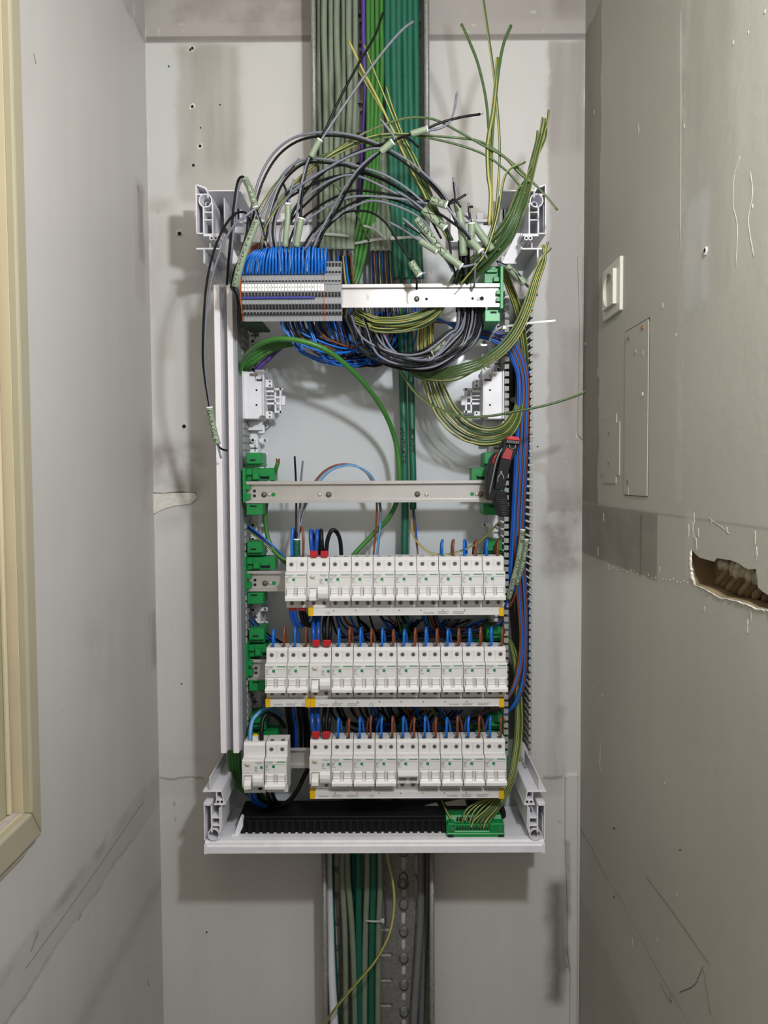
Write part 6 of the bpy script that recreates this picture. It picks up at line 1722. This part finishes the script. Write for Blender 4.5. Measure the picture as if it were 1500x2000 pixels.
for i in range(7):
    x = 700 + i * 9
    wire([(x, 640, -0.14), (x + 3 - i, 660, -0.15), (x - 6 + i, 684, -0.15), (x - 14, 706, -0.12)], 'blue', '%s short blue wire from the left between the grey loops' % ORD[i], 'short blue wires behind the grey loops')
# ---- blue and brown feed wires from the rail down the right duct
fc = ['dblue', 'brown', 'blue', 'brown', 'brown', 'blue', 'blue', 'brown', 'brown', 'blue', 'blue', 'dblue', 'brown', 'blue']
for i in range(14):
    layer = i % 2
    o = (i // 2 - 3) + 0.45 * layer
    dv = 3.7
    dY = 0.007 * layer + random.uniform(-0.002, 0.002)
    J = random.uniform(-1.2, 1.2)
    endrow = 0 if i < 4 else (1 if i < 9 else 2)
    base = [(800, 602 + 2 * o, -0.07), (842, 620 + 2.2 * o, -0.09 + dY), (905, 640 - 2.6 * o + J, -0.10 + dY), (955, 653 - 3.4 * o + J, -0.105 + dY), (992 + 2 * o, 669 - 3.6 * o + J, -0.108 + dY), (1011 + 3 * o, 702 - 2.4 * o, -0.105 + dY), (1021 + 3.6 * o + J, 750, -0.10 + dY), (1020 + dv * o - J, 850, -0.092 + dY), (1013 + dv * o + J, 960, -0.088 + dY), (1009 + dv * o, 1060, -0.088 + dY)]
    if endrow == 0:
        base += [(1004 + dv * o, 1140, -0.09 + dY), (996 + 2 * o, 1185, -0.095), (975, 1212 - 2 * o, -0.085), (930, 1228 - o, -0.06), (860, 1226, -0.05)]
    elif endrow == 1:
        base += [(1014 + dv * o, 1160, -0.09 + dY), (1020 + dv * o, 1250, -0.09 + dY), (1011 + dv * o, 1320, -0.095), (995 + 2 * o, 1358, -0.095), (970, 1384 - 2 * o, -0.08), (910, 1402, -0.055)]
    else:
        base += [(1016 + dv * o, 1160, -0.09 + dY), (1020 + dv * o * 0.9, 1240, -0.09 + dY), (1015 + dv * o * 0.9, 1320, -0.09 + dY), (1003 + 2.4 * o, 1370, -0.09), (980, 1402 - o, -0.075), (930, 1424, -0.05)]
    cn = {'brown': 'brown', 'blue': 'blue', 'dblue': 'deep blue'}[fc[i]]
    wire(base, fc[i], '%s feed wire, %s from the left beside the black and red tool' % (cn, ORD[i]), '%s feed wires in the right duct' % cn, r=0.0020)
sheathed('pale sheath lettered inkom garage over the duct wires', [(1021, 1034, -0.118), (1018, 1060, -0.118), (1011, 1100, -0.118), (1002, 1135, -0.118), (993, 1170, -0.116)], 0.0046, [('dblue', [(993, 1168, -0.116), (988, 1182, -0.112), (978, 1200, -0.10)])], '0181  INKOM  GARA', (True, False), h=0.7, span=0.92)
sheathed('second pale sheath lettered achter noord beside it on the duct wires', [(1028, 1053, -0.112), (1025, 1080, -0.112), (1018, 1112, -0.113), (1008, 1143, -0.113)], 0.0044, [('dblue', [(1008, 1142, -0.113), (1000, 1160, -0.11), (990, 1182, -0.10)]), ('brown', [(1010, 1142, -0.113), (1006, 1162, -0.11), (994, 1188, -0.10)])], 'ACHTER NOORD'.replace('ACHTER', 'ACHTER'), (True, False), h=0.7, span=0.92)

# ---- loops on the breaker tops
def looptop(x, y, k, lab, grp, h=32, back=4, r=0.0023):
    wire([(x, y, YS + 0.010), (x - 0.4, y - h * 0.6, YS + 0.009), (x + 0.6, y - h, YS + 0.016), (x + back * 0.7, y - h * 0.72, YS + 0.032), (x + back, y - 2, YS + 0.046), (x + back, y + 40, YS + 0.06)], k, lab, grp, r)
pp = 21.33
GR = 'wire loops on the upper breaker row'
for j, i in enumerate(range(14, 20)):
    x = 558.5 + pp * (i + 0.5) - 4
    looptop(x + (2 if j > 2 else 0), 1089, ('blue', 'brown')[j % 2], '%s short %s loop at the right end of the upper breaker row' % (ORD[j // 2], ('blue', 'brown')[j % 2]), GR, 34, (-6 if j > 2 else -3) * (1 if j != 2 else -1.5))
GR = 'wire loops on the middle breaker row'
q = 0
for i in range(22):
    if i in (4, 5):
        continue
    x = 520 + 21.3 * (i + 0.5) + 3
    k = ('blue', 'brown')[i % 2]
    looptop(x, 1264, k, '%s %s loop from the left on the middle breaker row' % (ORD[q // 2], k), GR, 36 + random.uniform(-3, 3), 5 + random.uniform(-3, 3))
    q += 1
GR = 'wire loops on the bottom breaker row'
q = 0
for i in range(2, 18):
    x = 605.5 + 21.2 * (i + 0.5) + 2
    k = ('blue', 'brown')[i % 2]
    looptop(x, 1441, k, '%s %s loop from the left on the bottom breaker row' % (ORD[q // 2], k), GR, 40 + random.uniform(-3, 3), random.choice((-8, 6, 9)) + random.uniform(-2, 2))
    q += 1
# thick supply pairs with red ferrules
def supply(x, y, k, lab, paths, seed=0):
    b = P(x, y, YS)
    t = thing('supply_wires', lab, 'wire', (b.x, b.y, b.z), 'thick supply wires with red twin ferrules')
    mb = MB(); mb.prism([(P(x - 7.5, y, YS).x, P(x, y - 12, YS).z), (P(x + 7.5, y, YS).x, P(x, y - 12, YS).z), (P(x + 7.5, y, YS).x, P(x, y - 2, YS).z), (P(x + 4.5, y, YS).x, P(x, y + 1, YS).z), (P(x - 4.5, y, YS).x, P(x, y + 1, YS).z), (P(x - 7.5, y, YS).x, P(x, y - 2, YS).z)], 'y', YS - 0.001, YS + 0.011)
    mb.build('twin_ferrule', m_red, t, bevel=0.001)
    for pth in paths:
        tube_obj('supply_wire', pth, 0.0036, k, t, 10, 6)
Yq = YS + 0.005
supply(613, 1088, 'dblue', 'thick blue wire pair with red ferrule on the upper row', [[(610, 1080, Yq), (607, 1052, Yq), (608, 1036, Yq + 0.01), (612, 1050, Yq + 0.03), (614, 1100, Yq + 0.05)], [(617, 1080, Yq), (619, 1052, Yq), (620, 1036, Yq + 0.01), (622, 1050, Yq + 0.03), (622, 1100, Yq + 0.05)]])
supply(633.5, 1088, 'black', 'thick black wire pair with red ferrule on the upper row', [[(630, 1080, Yq), (628, 1052, Yq), (627, 1036, Yq + 0.01), (624, 1056, Yq + 0.03), (622, 1100, Yq + 0.05)], [(637, 1080, Yq), (640, 1054, Yq), (648, 1036, Yq + 0.002), (658, 1040, Yq + 0.006), (665, 1060, Yq + 0.02), (667, 1100, Yq + 0.04)]])
supply(617.5, 1262, 'dblue', 'thick blue wire pair with red ferrule on the middle row', [[(613.5, 1254, Yq), (612, 1235, Yq), (612, 1215, Yq + 0.012), (616, 1190, Yq + 0.03), (620, 1140, Yq + 0.04)], [(621.5, 1254, Yq), (622, 1235, Yq), (622, 1215, Yq + 0.012), (625, 1190, Yq + 0.03), (628, 1140, Yq + 0.04)]])
supply(638.5, 1262, 'black', 'thick black wire pair with red ferrule on the middle row', [[(635, 1254, Yq), (633, 1232, Yq), (634, 1212, Yq + 0.012), (640, 1190, Yq + 0.03), (645, 1140, Yq + 0.04)], [(643, 1254, Yq), (645, 1232, Yq), (646, 1212, Yq + 0.012), (648, 1190, Yq + 0.03), (652, 1140, Yq + 0.04)]])
supply(617, 1441, 'dblue', 'thick blue wire pair with red ferrule on the bottom row', [[(613, 1432, Yq), (610, 1410, Yq), (610, 1392, Yq + 0.012), (612, 1370, Yq + 0.03), (614, 1320, Yq + 0.04)], [(621, 1432, Yq), (622, 1410, Yq), (620, 1392, Yq + 0.012), (622, 1370, Yq + 0.03), (624, 1320, Yq + 0.04)]])
supply(637.5, 1441, 'black', 'thick black wire pair with red ferrule on the bottom row', [[(633.5, 1432, Yq), (632, 1410, Yq), (634, 1390, Yq + 0.012), (636, 1370, Yq + 0.03), (638, 1320, Yq + 0.04)], [(642, 1432, Yq), (643, 1410, Yq), (646, 1390, Yq + 0.012), (648, 1370, Yq + 0.03), (650, 1320, Yq + 0.04)]])
# first breaker of the upper row
wire([(570.5, 1088, YS + 0.008), (570, 1058, YS + 0.008), (572, 1032, YS + 0.014), (575, 1050, YS + 0.035), (576, 1110, YS + 0.05)], 'blue', 'blue loop on the first breaker of the upper row', None, 0.0027)
wire([(592, 1088, YS + 0.008), (592.5, 1050, YS + 0.008), (589, 1030, YS + 0.014), (584, 1042, YS + 0.02), (580, 1060, YS + 0.03), (579, 1100, YS + 0.05)], 'brown', 'brown loop on the first breaker of the upper row', None, 0.0023)
sheathed('short green sleeve lettered on the wires above the first breaker', [(580, 1053, YS + 0.012), (580, 1070, YS + 0.012), (580, 1087, YS + 0.014)], 0.0058, [('black', [(578, 1056, YS + 0.012), (578.5, 1030, YS + 0.015), (578.5, 983, -0.11), (578, 940, -0.115), (575.5, 891, -0.12)]), ('grey', [(583, 1056, YS + 0.012), (584, 1020, YS + 0.015), (586, 985, -0.11), (588, 940, -0.115), (591.5, 900, -0.12)]),
         ('lblue', [(582, 1056, YS + 0.012), (586, 1035, YS + 0.02), (591, 1010, -0.11), (600, 978, -0.11), (625, 940, -0.11), (650, 917, -0.112), (680, 909, -0.112), (705, 914, -0.11), (726, 930, -0.105), (738, 960, -0.10), (744, 1000, -0.095), (741, 1040, -0.095), (733, 1100, -0.09)]),
         ('brown', [(580, 1056, YS + 0.012), (584, 1034, YS + 0.02), (592, 1000, -0.11), (605, 958, -0.108), (628, 925, -0.108), (655, 909, -0.11), (685, 907, -0.11), (710, 918, -0.108), (726, 940, -0.105), (735, 975, -0.10), (735, 1020, -0.095), (728, 1100, -0.09)]),
         ('grey', [(581, 1056, YS + 0.012), (586, 1030, YS + 0.02), (596, 990, -0.11), (612, 950, -0.108), (636, 921, -0.108), (662, 908, -0.11), (690, 908, -0.11), (714, 922, -0.108), (731, 946, -0.105), (741, 985, -0.10), (743, 1020, -0.095), (736, 1100, -0.09)])], 'VENTIL', (True, False), m=c_dgreen, h=0.8)
# harness from the left duct to the breakers
for i, k in enumerate(('blue', 'black', 'black', 'dblue', 'black', 'yg')):
    wire([(466, 1002 + 3 * i, -0.07), (480, 1022 + 2 * i, -0.085), (510, 1046 + 2 * i, -0.095), (540, 1072 + 2.4 * i, -0.095), (562, 1096 + 2 * i, -0.09), (590, 1130, -0.08)], k, '%s %s wire from the top slanting from left duct to upper breakers' % (ORD[i], {'blue': 'blue', 'dblue': 'deep blue', 'black': 'black', 'yg': 'yellow-green'}[k]), 'harness from the left duct to the upper row')
for i, k in enumerate(('black', 'dblue', 'black', 'blue', 'black')):
    wire([(466, 1150 + 6 * i, -0.07), (476, 1182 + 3 * i, -0.08), (496, 1212 + 2 * i, -0.085), (524, 1240 + 3 * i, -0.08), (560, 1262 + 3 * i, -0.07), (600, 1300, -0.06)], k, '%s %s wire from the top slanting from left duct to middle breakers' % (ORD[i], {'blue': 'blue', 'dblue': 'deep blue', 'black': 'black'}[k]), 'harness from the left duct to the middle row', r=0.0026)
wire([(490, 1452, YS - 0.01), (489, 1430, YS - 0.005), (493, 1408, YS + 0.004), (504, 1394, YS + 0.012), (516, 1386, YS + 0.03), (535, 1384, YS + 0.05), (548, 1400, YS + 0.06)], 'lblue', 'thick pale blue wire arching onto the lower-left device', None, 0.0036)
wire([(511, 1450, YS - 0.01), (511, 1425, YS - 0.004), (514, 1405, YS + 0.004), (521, 1395, YS + 0.01), (532, 1396, YS + 0.02), (546, 1406, YS + 0.04), (556, 1420, YS + 0.05)], 'black', 'thick black wire arching onto the lower-left device', None, 0.0038)
wire([(604, 1498, -0.09), (594, 1516, -0.095), (580, 1545, -0.10), (562, 1566, -0.10), (540, 1574, -0.095), (512, 1568, -0.09), (504, 1540, -0.10)], 'black', 'thick black wire sagging between the two lower breaker groups', None, 0.0042)
for i, (x0, x1, k) in enumerate(((486, 520, 'dblue'), (494, 530, 'dblue'), (508, 545, 'black'), (520, 556, 'black'), (530, 562, 'black'))):
    wire([(x0, 1530, -0.12), (x0 + 4, 1556, -0.115), (x0 + 16, 1570, -0.10), (x1 + 10, 1578, -0.08), (x1 + 40, 1580, -0.06)], k, '%s thick wire from the left under the separate lower-left breakers' % ORD[i], 'wires under the lower-left breakers', 0.0032)
# red ferrules and wires leaving the first breaker of the upper row downwards
supply_paths = (('dblue', 571), ('black', 590))
for k, x in supply_paths:
    b = P(x, 1190, YS)
    t = thing('supply_wires', 'thick %s wire with red ferrule below the first upper breaker' % ('blue' if k == 'dblue' else 'black'), 'wire', (b.x, b.y, b.z))
    mb = MB(); mb.pbox(x - 7, 1186, x + 7, 1193, YS + 0.004, YS + 0.014); mb.build('twin_ferrule', m_red, t, bevel=0.001)
    for s in (-3.5, 3.5):
        tube_obj('supply_wire', [(x + s, 1191, YS + 0.009), (x + s + 4, 1210, YS + 0.012), (x + s + 12, 1222, YS + 0.02), (x + s + 22, 1218, YS + 0.03), (x + s + 30, 1200, YS + 0.05)], 0.0034, k, t, 8)
# dark bunches behind the breaker rows
for row_, (yy, n_) in enumerate(((1216, 26), (1394, 30))):
    for i in range(n_):
        k = ('black', 'dblue', 'black', 'blue', 'brown', 'black', 'yg')[i % 7]
        x0 = random.uniform(640, 860); x1 = x0 + random.uniform(60, 160)
        y0 = yy - 30 + random.uniform(0, 10)
        wire([(x0, y0 - 40, -0.09), (x0 + 4, y0 + 10, -0.07), (x0 + 22, yy + 8 + random.uniform(-8, 24), -0.05), ((x0 + x1) / 2, yy + 16 + random.uniform(-6, 22), -0.045), (min(x1, 960), yy + 10 + random.uniform(-6, 16), -0.045), (min(x1 + 30, 985), yy - 6, -0.06)], k,
             '%s wire in the dark behind the %s row' % ({'blue': 'blue', 'dblue': 'deep blue', 'black': 'black', 'brown': 'brown', 'yg': 'yellow-green'}[k], ('middle breaker', 'bottom breaker')[row_]), '%s wires in the dark behind the %s row' % ({'blue': 'blue', 'dblue': 'deep blue', 'black': 'black', 'brown': 'brown', 'yg': 'yellow-green'}[k], ('middle breaker', 'bottom breaker')[row_]), 0.0019)
for i, (x, k) in enumerate(((560, 'black'), (566, 'black'), (572, 'dblue'), (582, 'black'), (590, 'black'), (597, 'black'))):
    wire([(x, 1380, -0.11), (x + 2, 1400, -0.10), (x + 6, 1430, -0.08), (x + 6, 1500, -0.06)], k, '%s thick dark wire from the left dropping beside the bottom row' % ORD[i], 'dark wires dropping left of the bottom row', 0.0034)

# small loose things seen through: none are placed in front of the camera
for o in list(bpy.data.objects):
    if o.type == 'MESH' and len(o.data.polygons) == 0:
        bpy.data.objects.remove(o)
